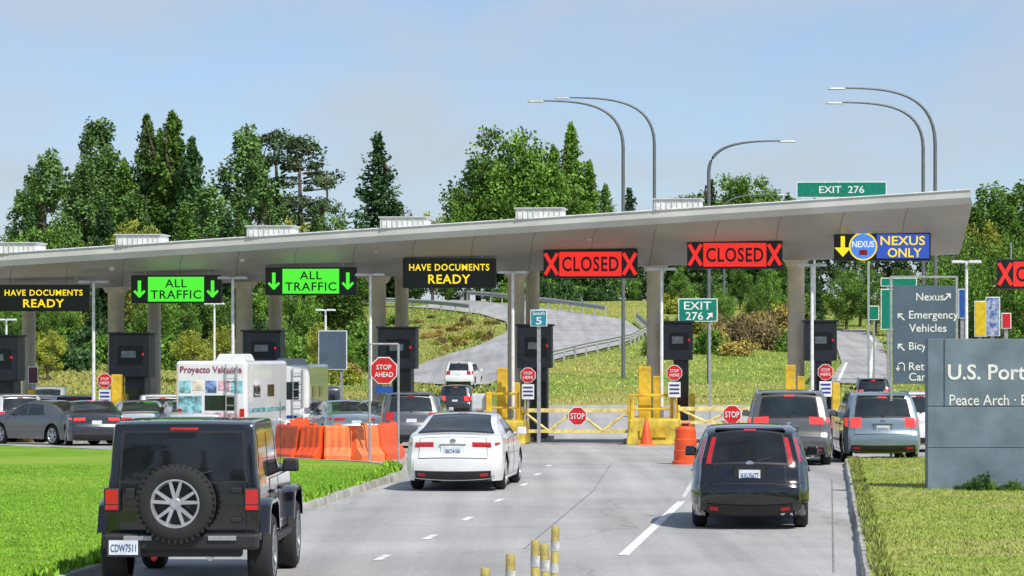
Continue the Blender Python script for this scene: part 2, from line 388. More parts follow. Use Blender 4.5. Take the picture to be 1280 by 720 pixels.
def crown(kind,seed,dens=1.):
    global rng
    rng=np.random.default_rng(seed)
    if kind=='dec':
        n=80; d=rng.normal(size=(n,3)); d/=np.linalg.norm(d,axis=1)[:,None]; rr=(.3+.75*rng.random((n,1))**.6)
        c=np.array([0,0,.54])+d*rr*np.array([.28,.28,.38]); r=.045+.06*rng.random(n); C=blobs(c,r,int(135*dens)); S=.0095*(.6+rng.random(len(C)))
    elif kind=='pop':
        n=120; z=.05+.93*rng.random(n); R=.15*np.sin(np.clip((z-.0)/.99,0,1)**.75*math.pi)**.6*(.7+.5*rng.random(n))+.008; a=rng.random(n)*6.28; q=R*np.sqrt(rng.random(n))
        c=np.stack([q*np.cos(a),q*np.sin(a),z],1); r=.014+.022*rng.random(n); C=blobs(c,r,int(85*dens),2.3); S=.0075*(.6+rng.random(len(C)))
    elif kind in('fir','ced'):
        w=.19 if kind=='fir' else .22; C=[];S=[]
        lv=36 if kind=='fir' else 42
        for i in range(lv):
            z=.05+.95*(i/lv)**.95; R=w*(1-z)**.8*(.65+.65*rng.random())+.006
            nb=int(9+6*rng.random())
            for j in range(nb):
                a=rng.random()*6.28; L=R*(.6+.6*rng.random()); k=int((28 if kind=='fir' else 42)*dens*(.3+L/w)); t=rng.random(k)**.7
                x=L*t; sp=.18*L*(1-t*.6)+.004
                px=np.cos(a)*x+rng.normal(size=k)*sp*.7; py=np.sin(a)*x+rng.normal(size=k)*sp*.7
                pz=z+(-.28 if kind=='fir' else .15)*x+ .05*t**3*(1 if kind=='fir' else 0)+rng.normal(size=k)*(.005 if kind=='fir' else .011)
                C.append(np.stack([px,py,pz],1))
        C=np.concatenate(C); C=C[C[:,2]>.0]; S=.0085*(.6+rng.random(len(C)))
    elif kind=='pin':
        n=34; z=.3+.68*rng.random(n); a=rng.random(n)*6.28; q=(.04+.16*rng.random(n))*(1.15-z)**.5*1.3
        c=np.stack([q*np.cos(a),q*np.sin(a),z],1); r=.03+.04*rng.random(n); C=blobs(c,r,int(140*dens),.6); S=.008*(.5+rng.random(len(C)))
    return C,S
LIMB={'dec':.3,'pop':.1,'fir':.12,'ced':.12,'pin':.2}
def trunk_mesh(kind,seed):
    random.seed(seed); mb=MB(); w=LIMB[kind]; top={'dec':.75,'pop':.92,'fir':.98,'ced':.95,'pin':.97}[kind]
    pts=[(random.uniform(-.01,.01)*i,random.uniform(-.01,.01)*i,top*i/6) for i in range(7)]
    mb.tube(pts,[.02*(1-i/6.6)+.002 for i in range(7)],8)
    for i in range(16 if kind in('dec','pin') else 10):
        z=random.uniform(.22,.85)*top; a=random.random()*6.28; L=w*random.uniform(.6,1)*(1.1-z*.6)
        up=.6 if kind in('dec','pop') else .1
        p=[(0,0,z),(math.cos(a)*L*.5,math.sin(a)*L*.5,z+L*up*.5),(math.cos(a)*L,math.sin(a)*L,z+L*up)]
        mb.tube(p,[.007,.005,.002],5)
    return mb.mesh('trunk',[BARK],60)
CM={}; TM={}
for k,m in(('dec',LF_DEC),('pop',LF_POP),('fir',LF_CON),('ced',LF_CON),('pin',LF_PIN)):
    CM[k]=[qmesh('crown',*crown(k,11*i+len(k)+ord(k[0])),m) for i in range(2 if k!='dec' else 3)]
    TM[k]=[trunk_mesh(k,5+i) for i in range(2)]
CM['yel']=[qmesh('crown',*crown('dec',91,.7),LF_YEL)]; TM['yel']=TM['dec']
CM['gpop']=[qmesh('crown',*crown('pop',95),LF_DEC)]; TM['gpop']=TM['pop']
CM['gced']=[qmesh('crown',*crown('ced',97),LF_POP),qmesh('crown',*crown('ced',98),LF_DEC)]; TM['gced']=TM['ced']
random.seed(21)
TL={'dec':('leafy green broadleaf tree on the grassy slope','tree'),'pop':('tall narrow poplar tree with ragged green crown','tree'),'fir':('dark green fir tree with pointed top','tree'),
 'ced':('dense dark green cedar tree on the slope','tree'),'pin':('open crowned pine tree with gaps of sky','tree'),'yel':('yellowish green small tree on the slope','tree'),'gpop':('bright green poplar tree beyond the canopy','tree'),'gced':('bright green conical leafy tree','tree')}
def tree(px,pytop,Y,kind,wide=1.,zb=None):
    if 440<=px<=830 and Y<292: Y=292+(Y%7)
    p=GP(px,Y); top=W(px,pytop,Y).z; h=top-p.z
    r=thing({'dec':'broadleaf_tree','pop':'poplar_tree','fir':'fir_tree','ced':'cedar_tree','pin':'pine_tree','yel':'small_tree','gpop':'poplar_tree','gced':'leafy_tree'}[kind],TL[kind][0],'tree',p-Vector((0,0,.2)),random.random()*6.28,'trees on the slope')
    w=h*wide; 
    for nm,me in(('trunk',random.choice(TM[kind])),('crown',random.choice(CM[kind]))):
        o=obj(nm,me,r); o.scale=(w,w,h)
for a in [(62,190,255,'pop',1.35),(45,212,262,'pop',1.2),(38,262,250,'ced',1.1),(12,290,240,'dec',1),(98,222,262,'pop',1.2),(122,150,270,'pop',1.3),(136,186,266,'pop',1.2),(108,196,262,'pop',1.1),(155,198,260,'gced',1.1),(184,142,262,'gced',.95),(216,138,258,'gced',1.05),(240,168,255,'ced',.95),(200,160,262,'gced',.9),
 (262,232,245,'pop',1.5),(285,262,240,'ced',1.2),(308,160,262,'pop',1.4),(322,196,255,'pop',1.2),(352,158,265,'pin',1.1),(380,166,262,'pin',1.15),(402,205,258,'pin',.95),(422,258,245,'dec',.8),(445,272,240,'dec',.8),(335,175,262,'pin',.9),
 (472,168,262,'fir',1.4),(497,250,250,'pop',1.3),(520,266,250,'dec',.8),(541,256,245,'yel',.8),(560,274,240,'dec',.9),(172,262,225,'yel',.8),(75,262,235,'dec',.8),
 (30,240,258,'pop',1.3),(52,276,235,'dec',1.0),(130,250,240,'ced',1.1),(165,240,245,'pop',1.4),(230,250,238,'gced',1.1),(300,265,236,'gced',1.1),(340,255,245,'gced',1.1),(370,262,240,'yel',.8),(395,266,238,'gced',1.1),(430,278,236,'dec',1.1),
 (598,188,250,'dec',.9),(636,150,255,'dec',1.),(668,172,250,'dec',.9),(692,180,247,'gced',.9),(714,153,258,'gced',.9),(737,200,250,'gced',.95),(757,228,246,'gced',1.),(585,228,245,'dec',.8),(650,205,240,'dec',1.),(612,215,240,'dec',.9),(655,160,262,'dec',.9),(720,225,240,'dec',.9),
 (787,236,330,'fir',1.2),(862,232,330,'dec',1.),(888,226,320,'fir',1.3),(912,214,325,'dec',1.),(942,212,330,'dec',1.),(966,228,320,'dec',1.),(985,240,330,'ced',1.),(845,245,330,'ced',1.1),(930,222,322,'gced',1.),(875,240,315,'gced',1.1),
 (1215,252,210,'gpop',1.5),(1236,228,225,'gpop',1.4),(1262,236,215,'gpop',1.5),(1283,222,220,'gpop',1.4),(1300,230,200,'gpop',1.5),(1198,285,200,'dec',.9),(1250,280,180,'dec',.8),(1225,290,190,'dec',.9),(1270,270,188,'gced',1.),(1290,300,170,'dec',.9),(1180,310,230,'dec',.9),(1228,262,205,'yel',.6),(1250,250,208,'gpop',1.4),
 (1075,318,240,'dec',1.),(1058,330,235,'dec',1.1),(1095,335,230,'dec',1.),(1130,330,225,'dec',1.),(1020,335,250,'ced',1.2),(960,330,265,'dec',.9),(925,325,270,'dec',.9),(885,335,262,'ced',1.1),(850,330,268,'dec',.9),(945,350,240,'dec',.9),(905,355,240,'dec',1.),
 (470,330,262,'dec',1.),(440,345,250,'ced',1.2),(410,335,240,'dec',1.1),(375,350,225,'dec',1.),(340,345,235,'dec',1.),(300,350,228,'ced',1.1),(262,352,225,'dec',1.1),(225,358,220,'dec',1.),(190,350,215,'dec',1.),(120,360,218,'ced',1.2),(82,362,225,'dec',1.),(50,365,215,'dec',1.1),(10,370,220,'dec',1.),
 (400,395,205,'yel',1.),(345,398,200,'dec',1.2),(240,405,198,'yel',1.2),(280,400,200,'yel',1.),(60,405,200,'yel',1.2),(170,408,196,'dec',1.2),(430,405,205,'dec',1.1),(455,398,215,'yel',1.),
 (700,335,275,'dec',1.),(740,335,272,'dec',1.),(560,335,280,'dec',1.),(610,335,280,'ced',1.2),(655,335,285,'dec',1.),(520,335,282,'dec',1.),(790,335,270,'dec',1.)]:
    tree(*a)
def wood(items,label):
    Cs=[];Ss=[]
    for i,(p,h,k) in enumerate(items):
        C,S=crown(k,300+i,.22); Cs.append(C*h+np.array(p)); Ss.append(S*h*1.9)
    me=qmesh('far_wood',np.concatenate(Cs),np.concatenate(Ss),LF_PIN); obj('far_wood',me,kind='stuff',label=label)
random.seed(3); it=[]
for i in range(66):
    px=-250+i*28+random.random()*14; Y=330+60*random.random(); p=GP(px,Y); h=W(px,304-.03*px+14*random.random(),Y).z-p.z
    it.append((p,h,['dec','ced','dec','pop'][i%4]))
wood(it,'far wood of mixed green trees on the skyline')
it=[(Vector((-120+i*9+random.random()*4,-75-random.random()*25,0)),15+random.random()*7,['dec','ced'][i%2]) for i in range(28)]  # unseen trees added behind the camera, cutting bright horizon reflections in car paint
wood(it,'unseen row of trees added behind the camera to darken car reflections')
random.seed(22)
SH={}
def shrubmesh(m,seed):
    global rng
    rng=np.random.default_rng(seed); n=34; d=rng.normal(size=(n,3)); d/=np.linalg.norm(d,axis=1)[:,None]; d[:,2]=abs(d[:,2])
    c=d*(.3+.6*rng.random((n,1)))*np.array([.8,.8,.75]); r=.14+.14*rng.random(n); C=blobs(c,r,95); C=C[C[:,2]>-.05]
    return qmesh('shrub',C,.04*(.6+rng.random(len(C))),m)
for k,m in(('g',LF_DEC),('y',LF_YEL),('d',LF_DRY),('k',LF_CON),('o',LF_GOLD)): SH[k]=[shrubmesh(m,60+ord(k)+i) for i in range(2)]
def shrub(p,k,w,h,chk=True):
    if chk and any(onroad(p.x+dx,p.y+dy) for dx,dy in((0,0),(w,0),(-w,0),(0,w),(0,-w))): return
    o=obj('shrub',random.choice(SH[k]),None,p,random.random()*6,{'g':'green leafy shrub growing on the slope','y':'yellow green shrub on the slope','d':'dry brown bush on the slope','k':'dark green low bush','o':'golden dry shrub on the slope'}[k],'shrub','shrubs on the slope'); o.scale=(w,w,h)
for i in range(60):
    px=random.uniform(-10,500) if i<48 else random.uniform(1110,1300); Y=random.uniform(208,250); shrub(GP(px,Y),random.choice('ggkkgy'),random.uniform(2,3.6),random.uniform(2.2,5))
for i in range(110):
    px=random.uniform(-10,500); py=random.uniform(395,480); q=G(px,py); shrub(q,random.choice('gyoggkgy'),random.uniform(.9,2.3),random.uniform(.7,2.0))
for i in range(30):
    px=random.uniform(500,620); py=random.uniform(392,448); q=G(px,py); shrub(q,random.choice('ooyd'),random.uniform(.5,1.1),random.uniform(.4,.9))
for i in range(50):
    px=random.uniform(815,1040); py=random.uniform(375,448); q=G(px,py)
    k=random.choice('dddo') if (890<px<1000 and py>405) else random.choice('ggky'); shrub(q,k,random.uniform(1.2,2.6),random.uniform(1.2,3.2))
for i in range(16):
    px=random.uniform(1115,1300); py=random.uniform(430,470); q=G(px,py); shrub(q,random.choice('ggy'),random.uniform(1.5,2.5),random.uniform(1.5,3.5))
for i in range(16):
    px=random.uniform(500,800); q=GP(px,random.uniform(284,292)); shrub(q,random.choice('gk'),2.4,random.uniform(2,4))

# ---------------------------------------------------------------- vehicles
WHEEL={}
def wheel_meshes(r,w,style):
    key=(r,w,style)
    if key in WHEEL: return WHEEL[key]
    rr=r*(.66 if style!='jeep' else .60)
    t=MB(); t.lathe([(rr,w/2-.01),(rr+.02,w/2),(r-.05,w/2+.005),(r-.015,w/2-.02),(r,w/2-.05),(r,-w/2+.05),(r-.015,-w/2+.02),(r-.05,-w/2),(rr,-w/2)],36)
    if style=='jeep':
        for i in range(40):
            a=2*math.pi*i/40; t.box((w/2-.035,math.cos(a)*(r-.008),math.sin(a)*(r-.008)),(.05,.04,.022),rx=a)
    tm=t.mesh('tyre',[RUB],50)
    h=MB(); h.lathe([(0.0,w/2-.07),(rr-.02,w/2-.09),(rr-.01,-w/2+.02)],28); hm=h.mesh('wheel',[PLA],50)
    q=MB(); q.lathe([(rr+.003,w/2-.012),(rr+.012,w/2+.004),(rr-.004,w/2+.006),(rr-.02,w/2-.02),(rr-.025,w/2-.07)],36)
    n=5 if style!='multi' else 10
    for i in range(n):
        a=2*math.pi*i/n+.3
        offs=(-.13,.13) if n==5 else (0,)
        for o in offs:
            a2=a+o*1.9; wd=.03 if n==5 else .03
            p0=Vector((w/2-.03,math.cos(a+o*.4)*rr*.15,math.sin(a+o*.4)*rr*.15)); p1=Vector((w/2-.012,math.cos(a2)*rr*.98,math.sin(a2)*rr*.98))
            d=(p1-p0).normalized(); s=Vector((1,0,0)).cross(d)*wd/2; e=Vector((.012,0,0))
            q.add([p0-s*1.3+e,p0+s*1.3+e,p1+s+e,p1-s+e,p0-s*1.6-e,p0+s*1.6-e,p1+s*1.3-e,p1-s*1.3-e],[(0,1,2,3),(4,7,6,5),(0,4,5,1),(1,5,6,2),(2,6,7,3),(3,7,4,0)])
    q.lathe([(0,w/2-.005),(.05,w/2-.005),(.065,w/2-.02),(.07,w/2-.05)],16)
    rm=q.mesh('rim',[ALU if style!='five2' else ALUD],35)
    WHEEL[key]=(hm,tm,rm); return WHEEL[key]
def add_wheel(root,loc,r,w,style,flip=False,rz=None,name='wheel'):
    hm,tm,rm=wheel_meshes(r,w,style)
    a=math.pi if flip else 0.
    if rz is not None: a=rz
    o=obj(name,hm,root,loc,a); obj('tyre',tm,o); obj('rim',rm,o); return o
def chaikin(P,k=1):
    for _ in range(k):
        Q=[P[0]]
        for a,b in zip(P[:-1],P[1:]):
            Q.append((a[0]*.78+b[0]*.22,a[1]*.78+b[1]*.22)); Q.append((a[0]*.22+b[0]*.78,a[1]*.22+b[1]*.78))
        Q.append(P[-1]); P=Q
    return P
SPEC={
'sedan':dict(W=.92,H=1.43,zB=.96,tum=.29,amt=.17,rr=.45,r=.06,zb=.2,wr=.33,wy=(-1.42,1.42),ww=.22,
  P=[(-2.34,.24),(-2.42,.34),(-2.44,.50),(-2.42,.64),(-2.37,.70),(-2.36,.92),(-2.34,1.0),(-2.26,1.03),(-1.85,1.065),(-1.0,1.37),(-.3,1.43),(.35,1.405),(1.2,1.03),(2.05,.84),(2.36,.7),(2.44,.5),(2.4,.25)],
  glass=(1.085,1.365,.86),wind=(1.06,1.37),side=[[(-1.0,.99),(-.06,.98),(-.06,1.34),(-.72,1.31)],[(0.,.98),(.95,.98),(.42,1.33),(0.,1.34)]],
  tl=(.83,.915,.50,.98),plate=.76,bump=(.26,.58),gate=(.62,.98)),
'suv':dict(W=.925,H=1.69,zB=1.07,tum=.17,amt=.12,rr=.35,r=.06,zb=.24,wr=.36,wy=(-1.33,1.36),ww=.24,
  P=[(-2.2,.3),(-2.29,.40),(-2.31,.55),(-2.28,.70),(-2.22,.78),(-2.18,1.08),(-1.92,1.54),(-1.87,1.64),(-1.55,1.68),(-.4,1.69),(.3,1.65),(1.1,1.12),(2.0,1.0),(2.25,.85),(2.31,.6),(2.25,.3)],
  glass=(1.12,1.53,.86),wind=(1.18,1.6),side=[[(-1.72,1.12),(-.97,1.1),(-.97,1.56),(-1.62,1.52)],[(-.9,1.1),(-.03,1.09),(-.03,1.57),(-.9,1.56)],[(.04,1.09),(.92,1.08),(.45,1.53),(.04,1.57)]],
  tl=(.86,1.10,.68,.99),plate=.84,bump=(.32,.66),gate=(.70,1.08)),
'hatch':dict(W=.87,H=1.5,zB=.96,tum=.22,amt=.22,rr=.55,r=.10,zb=.2,wr=.315,wy=(-1.25,1.33),ww=.21,
  P=[(-2.0,.26),(-2.1,.36),(-2.13,.50),(-2.11,.62),(-2.04,.70),(-1.98,.93),(-1.72,1.31),(-1.60,1.42),(-1.2,1.485),(-.4,1.50),(.25,1.46),(1.1,1.0),(1.85,.85),(2.08,.7),(2.14,.5),(2.1,.25)],
  glass=(.96,1.37,.86),wind=(1.05,1.42),side=[[(-1.55,1.03),(-1.0,1.0),(-1.0,1.38),(-1.48,1.33)],[(-.94,1.0),(-.05,.98),(-.05,1.40),(-.94,1.385)],[(.02,.98),(.9,.97),(.42,1.36),(.02,1.40)]],
  tl=(.95,1.33,.89,.995),plate=.80,bump=(.26,.62),gate=(.66,.93)),
'minivan':dict(W=1.0,H=1.75,zB=1.08,tum=.17,amt=.13,rr=.4,r=.07,zb=.22,wr=.35,wy=(-1.55,1.5),ww=.24,
  P=[(-2.44,.3),(-2.53,.40),(-2.56,.55),(-2.53,.70),(-2.46,.78),(-2.42,1.1),(-2.16,1.58),(-2.1,1.68),(-1.75,1.735),(-.4,1.75),(.6,1.70),(1.5,1.14),(2.25,1.0),(2.5,.82),(2.56,.6),(2.5,.3)],
  glass=(1.14,1.58,.84),wind=(1.2,1.65),side=[[(-1.95,1.14),(-1.15,1.12),(-1.15,1.6),(-1.82,1.57)],[(-1.08,1.12),(-.03,1.1),(-.03,1.62),(-1.08,1.6)],[(.04,1.1),(1.25,1.1),(.75,1.57),(.04,1.62)]],
  tl=(.98,1.14,.58,.99),plate=.82,bump=(.32,.64),gate=(.68,1.1)),
'van':dict(W=1.0,H=2.45,zB=1.3,tum=.08,amt=.07,rr=.25,r=.1,zb=.3,wr=.36,wy=(-1.6,1.7),ww=.24,
  P=[(-2.7,.36),(-2.76,.45),(-2.78,.7),(-2.76,1.3),(-2.7,2.25),(-2.6,2.4),(-2.2,2.45),(.6,2.45),(1.2,2.35),(2.0,1.4),(2.6,1.15),(2.78,.9),(2.8,.6),(2.7,.35)],
  glass=(1.4,2.05,.82),wind=(1.5,2.3),side=[[(.2,1.4),(1.6,1.35),(1.2,2.0),(.2,2.05)],[(-1.1,1.4),(.1,1.4),(.1,2.05),(-1.1,2.05)],[(-2.4,1.4),(-1.2,1.4),(-1.2,2.05),(-2.4,2.05)]],
  tl=(1.0,1.35,.9,.99),plate=.8,bump=(.4,.62),gate=(.7,1.35)),
'jeep':dict(W=.84,H=1.84,zB=1.17,tum=.06,amt=.02,rr=.12,r=.04,zb=.56,wr=.41,wy=(-1.42,1.5),ww=.26,
  P=[(-2.02,.56),(-2.06,.6),(-2.06,.9),(-2.05,1.17),(-2.01,1.74),(-1.97,1.815),(-1.75,1.835),(-.3,1.84),(.45,1.81),(.8,1.33),(.95,1.27),(2.0,1.22),(2.15,1.15),(2.2,.9),(2.2,.6)],
  glass=(1.2,1.71,.88),wind=(1.36,1.75),side=[[(-1.85,1.2),(-.98,1.2),(-.98,1.69),(-1.8,1.69)],[(-.9,1.2),(-.08,1.2),(-.08,1.7),(-.9,1.69)],[(0.,1.2),(.72,1.2),(.45,1.67),(0.,1.7)]],
  tl=(.9,1.1,.8,.98),plate=.5,bump=(.6,.62),gate=(.62,1.16)),
}
GLASSJ=mat('tinted_glass',(.012,.014,.016),.03,0,var=.4,scale=2.5,coat=0.)
def car(kind,pm,loc,rz,label,cat='car',group=None,plate=None,rim='five',lit=False,far=False,trim=None,rails=False,rearblack=False,tlm=None):
    S=SPEC[kind]; root=thing('minivan' if kind=='minivan' else 'van' if kind=='van' else 'off_road_car' if kind=='jeep' else 'car',label,cat,loc,rz,group)
    P=chaikin(S['P'],1); pts=[]
    for a,b in zip(P[:-1],P[1:]):
        L=math.hypot(b[0]-a[0],b[1]-a[1]); n=max(1,int(math.ceil(L/(.07 if not far else .14))))
        for i in range(n): pts.append((a[0]+(b[0]-a[0])*i/n,a[1]+(b[1]-a[1])*i/n))
    pts.append(P[-1]); A=np.array(pts); T=np.gradient(A,axis=0); T/=np.linalg.norm(T,axis=1)[:,None]; Nn=np.stack([-T[:,1],T[:,0]],1)
    for _ in range(2):
        Nn[1:-1]=(Nn[:-2]+2*Nn[1:-1]+Nn[2:])/4
    Nn/=np.linalg.norm(Nn,axis=1)[:,None]
    arc=np.concatenate([[0],np.cumsum(np.linalg.norm(np.diff(A,axis=0),axis=1))]); H=S['H']; im=int(np.argmax(A[:,1]))
    ri=[i for i in range(im) if A[i,1]<=.93*H]; fi=[i for i in range(len(A)-1,im,-1) if A[i,1]<=.93*H]
    rzv,ryv=A[ri,1],A[ri,0]; fzv,fyv=A[fi,1],A[fi,0]
    ytail=lambda z: float(np.interp(z,rzv,ryv)); ynose=lambda z: float(np.interp(z,fzv,fyv))
    full_r=[i for i in range(im+1)]; s_rear=lambda z: float(np.interp(z,A[full_r,1],arc[full_r]))
    full_f=[i for i in range(len(A)-1,im-1,-1)]; s_front=lambda z: float(np.interp(z,A[full_f,1],arc[full_f]))
    W2,zB,tum,amt,rr,r=S['W'],S['zB'],S['tum'],S['amt'],S['rr'],S['r']
    def Wf(y,z):
        if z<.45: b=.95+.05*min(1,max(0,(z-.15)/.3))
        elif z<zB: b=1-.03*((z-.45)/(zB-.45))**2
        else:
            t=(z-zB)/(H-zB); b=.97-tum*(.35*t+.65*t*t) - .02*min(1,t*6)
        d=max(0,y-ytail(z)); e=max(0,ynose(z)-y)
        return W2*b*(1-amt*max(0,1-d/rr)**2.2)*(1-(.16 if kind!='jeep' else .12)*max(0,1-e/(.7))**2.)
    def zbot(y):
        z=S['zb']; Ra=S['wr']+(.07 if kind!='jeep' else .12)
        for yc in S['wy']:
            if abs(y-yc)<Ra: z=max(z,S['wr']+math.sqrt(Ra*Ra-(y-yc)**2))
        return z
    M=11 if not far else 8; NU=11 if not far else 7
    def bul(n): return .055*abs(n[0])+.03*abs(n[1]) if kind!='jeep' else .012
    rows=[]
    for p,n in zip(A,Nn):
        q=p-n*r; w=Wf(q[0],q[1]); zb=min(zbot(q[0]),q[1]); m_=p-n*r*.29
        side=[(Wf(q[0],zb+(q[1]-zb)*j/(M-1)),q[0],zb+(q[1]-zb)*j/(M-1)) for j in range(M)]
        side.append((w-r*.29,m_[0],m_[1]))
        mid=[]
        for j in range(NU):
            u=1-2*j/(NU-1); bb=bul(n)*(1-u*u); mid.append((u*(w-r),p[0]+n[0]*bb,p[1]+n[1]*bb))
        rows.append(side+mid+[(-x,y,z) for x,y,z in reversed(side)])
    mb=MB(); mb.grid(rows)
    part(root,'body',mb,pm,smooth=38)
    mb=MB(); L2=max(A[:,0]); mb.box((0,0,(S['zb']+.62)/2),(2*W2-.56,2*L2-.3,.62-S['zb']+.0)); mb.box((0,0,.66),(2*W2-.24,2*L2-.35,.08))
    part(root,'underbody',mb,PLA)
    def skin(s0,s1,u0,u1,off=.006,n=8,m=10):
        rows=[]
        for i in range(n+1):
            s=s0+(s1-s0)*i/n; y=np.interp(s,arc,A[:,0]); z=np.interp(s,arc,A[:,1]); ny=np.interp(s,arc,Nn[:,0]); nz=np.interp(s,arc,Nn[:,1])
            q=(y-ny*r,z-nz*r); w=Wf(q[0],q[1])-r; row=[]
            for j in range(m+1):
                u=u0+(u1-u0)*j/m; bb=bul((ny,nz))*(1-u*u)+off; row.append((u*w,y+ny*bb,z+nz*bb))
            rows.append(row)
        return rows
    def side(c,sd,off=.006,n=6):
        rows=[]
        for i in range(n+1):
            row=[]
            for j in range(n+1):
                a,b=i/n,j/n
                y=(c[0][0]*(1-b)+c[1][0]*b)*(1-a)+(c[3][0]*(1-b)+c[2][0]*b)*a; z=(c[0][1]*(1-b)+c[1][1]*b)*(1-a)+(c[3][1]*(1-b)+c[2][1]*b)*a
                row.append((sd*(Wf(y,z)+off),y,z))
            rows.append(row)
        return rows
    def pp(name,rws,m,**k):
        mb=MB()
        for rw in rws: mb.grid(rw)
        return part(root,name,mb,m,smooth=60,**k)
    g=S['glass']
    gu=.86 if kind!='hatch' else .8
    gt=skin(s_rear(S['gate'][0]),s_rear(S['gate'][1]),-gu,gu,.0075)
    o=pp('tailgate',[gt],pm if not rearblack else PLA)
    if not far:
        mb=MB(); mb.grid(skin(s_rear(S['gate'][0]-.012),s_rear(S['gate'][1]+.008),-gu-.012,gu+.012,.004)); part(o,'panel_gap',mb,PLA,smooth=60)
    GL=GLASSJ if kind in('jeep','hatch') else GLASS
    o=pp('rear_window',[skin(s_rear(g[0]),s_rear(g[1]),-g[2],g[2],.009)],GL)
    if not far:
        mb=MB(); mb.grid(skin(s_rear(g[0]-.025),s_rear(g[1]+.02),-g[2]-.035,g[2]+.035,.0075)); part(o,'window_seal',mb,PLA,smooth=60)
    pp('windshield',[skin(s_front(S['wind'][0]),s_front(S['wind'][1]),-.9,.9,.006)],GLASS)
    for c in S['side']:
        for sd in(1,-1): pp('window',[side(c,sd,.004)],GLASS)
    t=S['tl']; ym=.18
    if kind not in('jeep',):
        for sd in(1,-1):
            w_=[skin(s_rear(t[0]),s_rear(t[1]),sd*t[2],sd*t[3],.012,6,4)]
            w_.append(side([(ytail(t[0])+r*.6,t[0]+.02),(ytail(t[0])+ym,t[0]+.05),(ytail(t[1])+ym+.05,t[1]),(ytail(t[1])+r*.6,t[1])],sd,.008,4))
            pp('taillight',w_,(TAILON if lit else TAIL) if tlm is None else tlm)
            pp('headlight',[skin(s_front(.66 if kind in('sedan','hatch') else .8),s_front(.8 if kind in('sedan','hatch') else .95),sd*.6,sd*.98,.01,4,4)],LENS)
        if kind!='van':
            b=S['bump']; lo=skin(s_rear(b[0]),s_rear(b[0]+.13),-.97,.97,.012,4,12)
            up=skin(s_rear(b[0]+.14),s_rear(b[1]),-.99,.99,.014,5,12)
            o=pp('bumper',[up],pm if trim is None else trim); mb=MB(); mb.grid(lo); part(o,'bumper_trim',mb,PLA,smooth=60)
        pp('brake_light',[skin(s_rear(g[1]+.01),s_rear(g[1]+.035),-.16,.16,.014,2,4)],TAILON if lit else TAIL)
    if not far:
        ys_=[(S['wy'][0]+S['wr']+.1,-.04),(.03,S['wy'][1]-S['wr']-.1)]
        for (a,b) in ys_:
            for sd in(1,-1):
                zl=S['zb']+.08; o=pp('door',[side([(a,zl),(b,zl),(b,zB-.0),(a,zB-.0)],sd,.005,8)],pm)
                mb=MB(); mb.grid(side([(a-.015,zl-.01),(b+.015,zl-.01),(b+.015,zB+.008),(a-.015,zB+.008)],sd,.002,8)); part(o,'panel_gap',mb,PLA,smooth=60)
                mb=MB(); mb.box((sd*(Wf(a+.15,zB-.14)+.02),a+.15,zB-.14),(.03,.2,.035)); part(o,'handle',mb,PLA if kind=='jeep' else pm,bevel=.008)
    for sd in(1,-1):
        yy=(S['side'][-1][1][0]-.12); zz=zB+.1
        mb=MB(); mb.box((sd*(W2*.97+.10),yy,zz),(.2,.1,.15),top=.85); mb.box((sd*(W2*.93),yy,zz-.05),(.16,.06,.05)); part(root,'mirror',mb,pm if kind!='jeep' else PLA,bevel=.025 if not far else 0)
    for yc in S['wy']:
        for sd in(1,-1):
            add_wheel(root,(sd*(W2-S['ww']/2-.02 if kind!='jeep' else .79),yc,S['wr']),S['wr'],S['ww'],rim if kind!='jeep' else 'five2',flip=sd<0)
    if plate is not None and kind!='jeep':
        z=S['plate']; y=np.interp(s_rear(z),arc,A[:,0])-.075
        mb=MB(); mb.box((0,y,z),(.31,.015,.155)); o=part(root,'license_plate',mb,PLT)
        text(o,plate,(0,y-.011,z-.005),.075,BLU,w=.26,th=.004)
        mb=MB(); mb.box((0,y+.012,z+.01),(.46,.02,.24)); part(root,'plate_recess',mb,pm,bevel=.01)
        mb=MB(); mb.box((0,y+.0,z+.125),(.5,.03,.02)); part(root,'trunk_trim',mb,CHR if kind!='hatch' else pm,bevel=.006)
        mb=MB(); mb.lathe([(0,-.012),(.05,-.01),(.06,0)],16,axis='z'); e=part(root,'badge',mb,CHR,smooth=40)
        zb_=z+(.19 if kind!='hatch' else .17) ; yb=np.interp(s_rear(zb_),arc,A[:,0])-.075; e.location=(0,yb,zb_); e.rotation_euler=(math.radians(-90),0,0); e.scale=(1,.65,1)
    elif far and kind!='van' and kind!='jeep':
        z=S['plate']; y=np.interp(s_rear(z),arc,A[:,0])-.07
        mb=MB(); mb.box((0,y,z),(.31,.015,.155)); part(root,'license_plate',mb,PLT)
    if kind in('suv','hatch','minivan'):
        s0=s_rear(g[0]+.03); y=np.interp(s0,arc,A[:,0]); mb=MB(); mb.tube([(0,y-.075,g[0]+.02),(.3,y-.035,g[0]+.09)],.01,6); mb.box((0,y-.07,g[0]+.015),(.06,.04,.04)); part(root,'wiper',mb,PLA)
        zt_=H-.055; ysp=float(np.interp(zt_,A[full_r,1],A[full_r,0])); wsp=Wf(ysp,zt_)*1.7
        mb=MB(); mb.box((0,ysp-.03,zt_+.0),(wsp,.26,.035),rx=-.12,top=.95); part(root,'spoiler',mb,pm,bevel=.012)
    if rails:
        for sd in(1,-1):
            mb=MB(); w=Wf(0,H-.08)-.05; mb.tube([(sd*w,-1.5,H-.06),(sd*w,-1.4,H+.02),(sd*w,.0,H+.035),(sd*w,.35,H-.04)],.02,6); part(root,'roof_rail',mb,GAL,smooth=60)
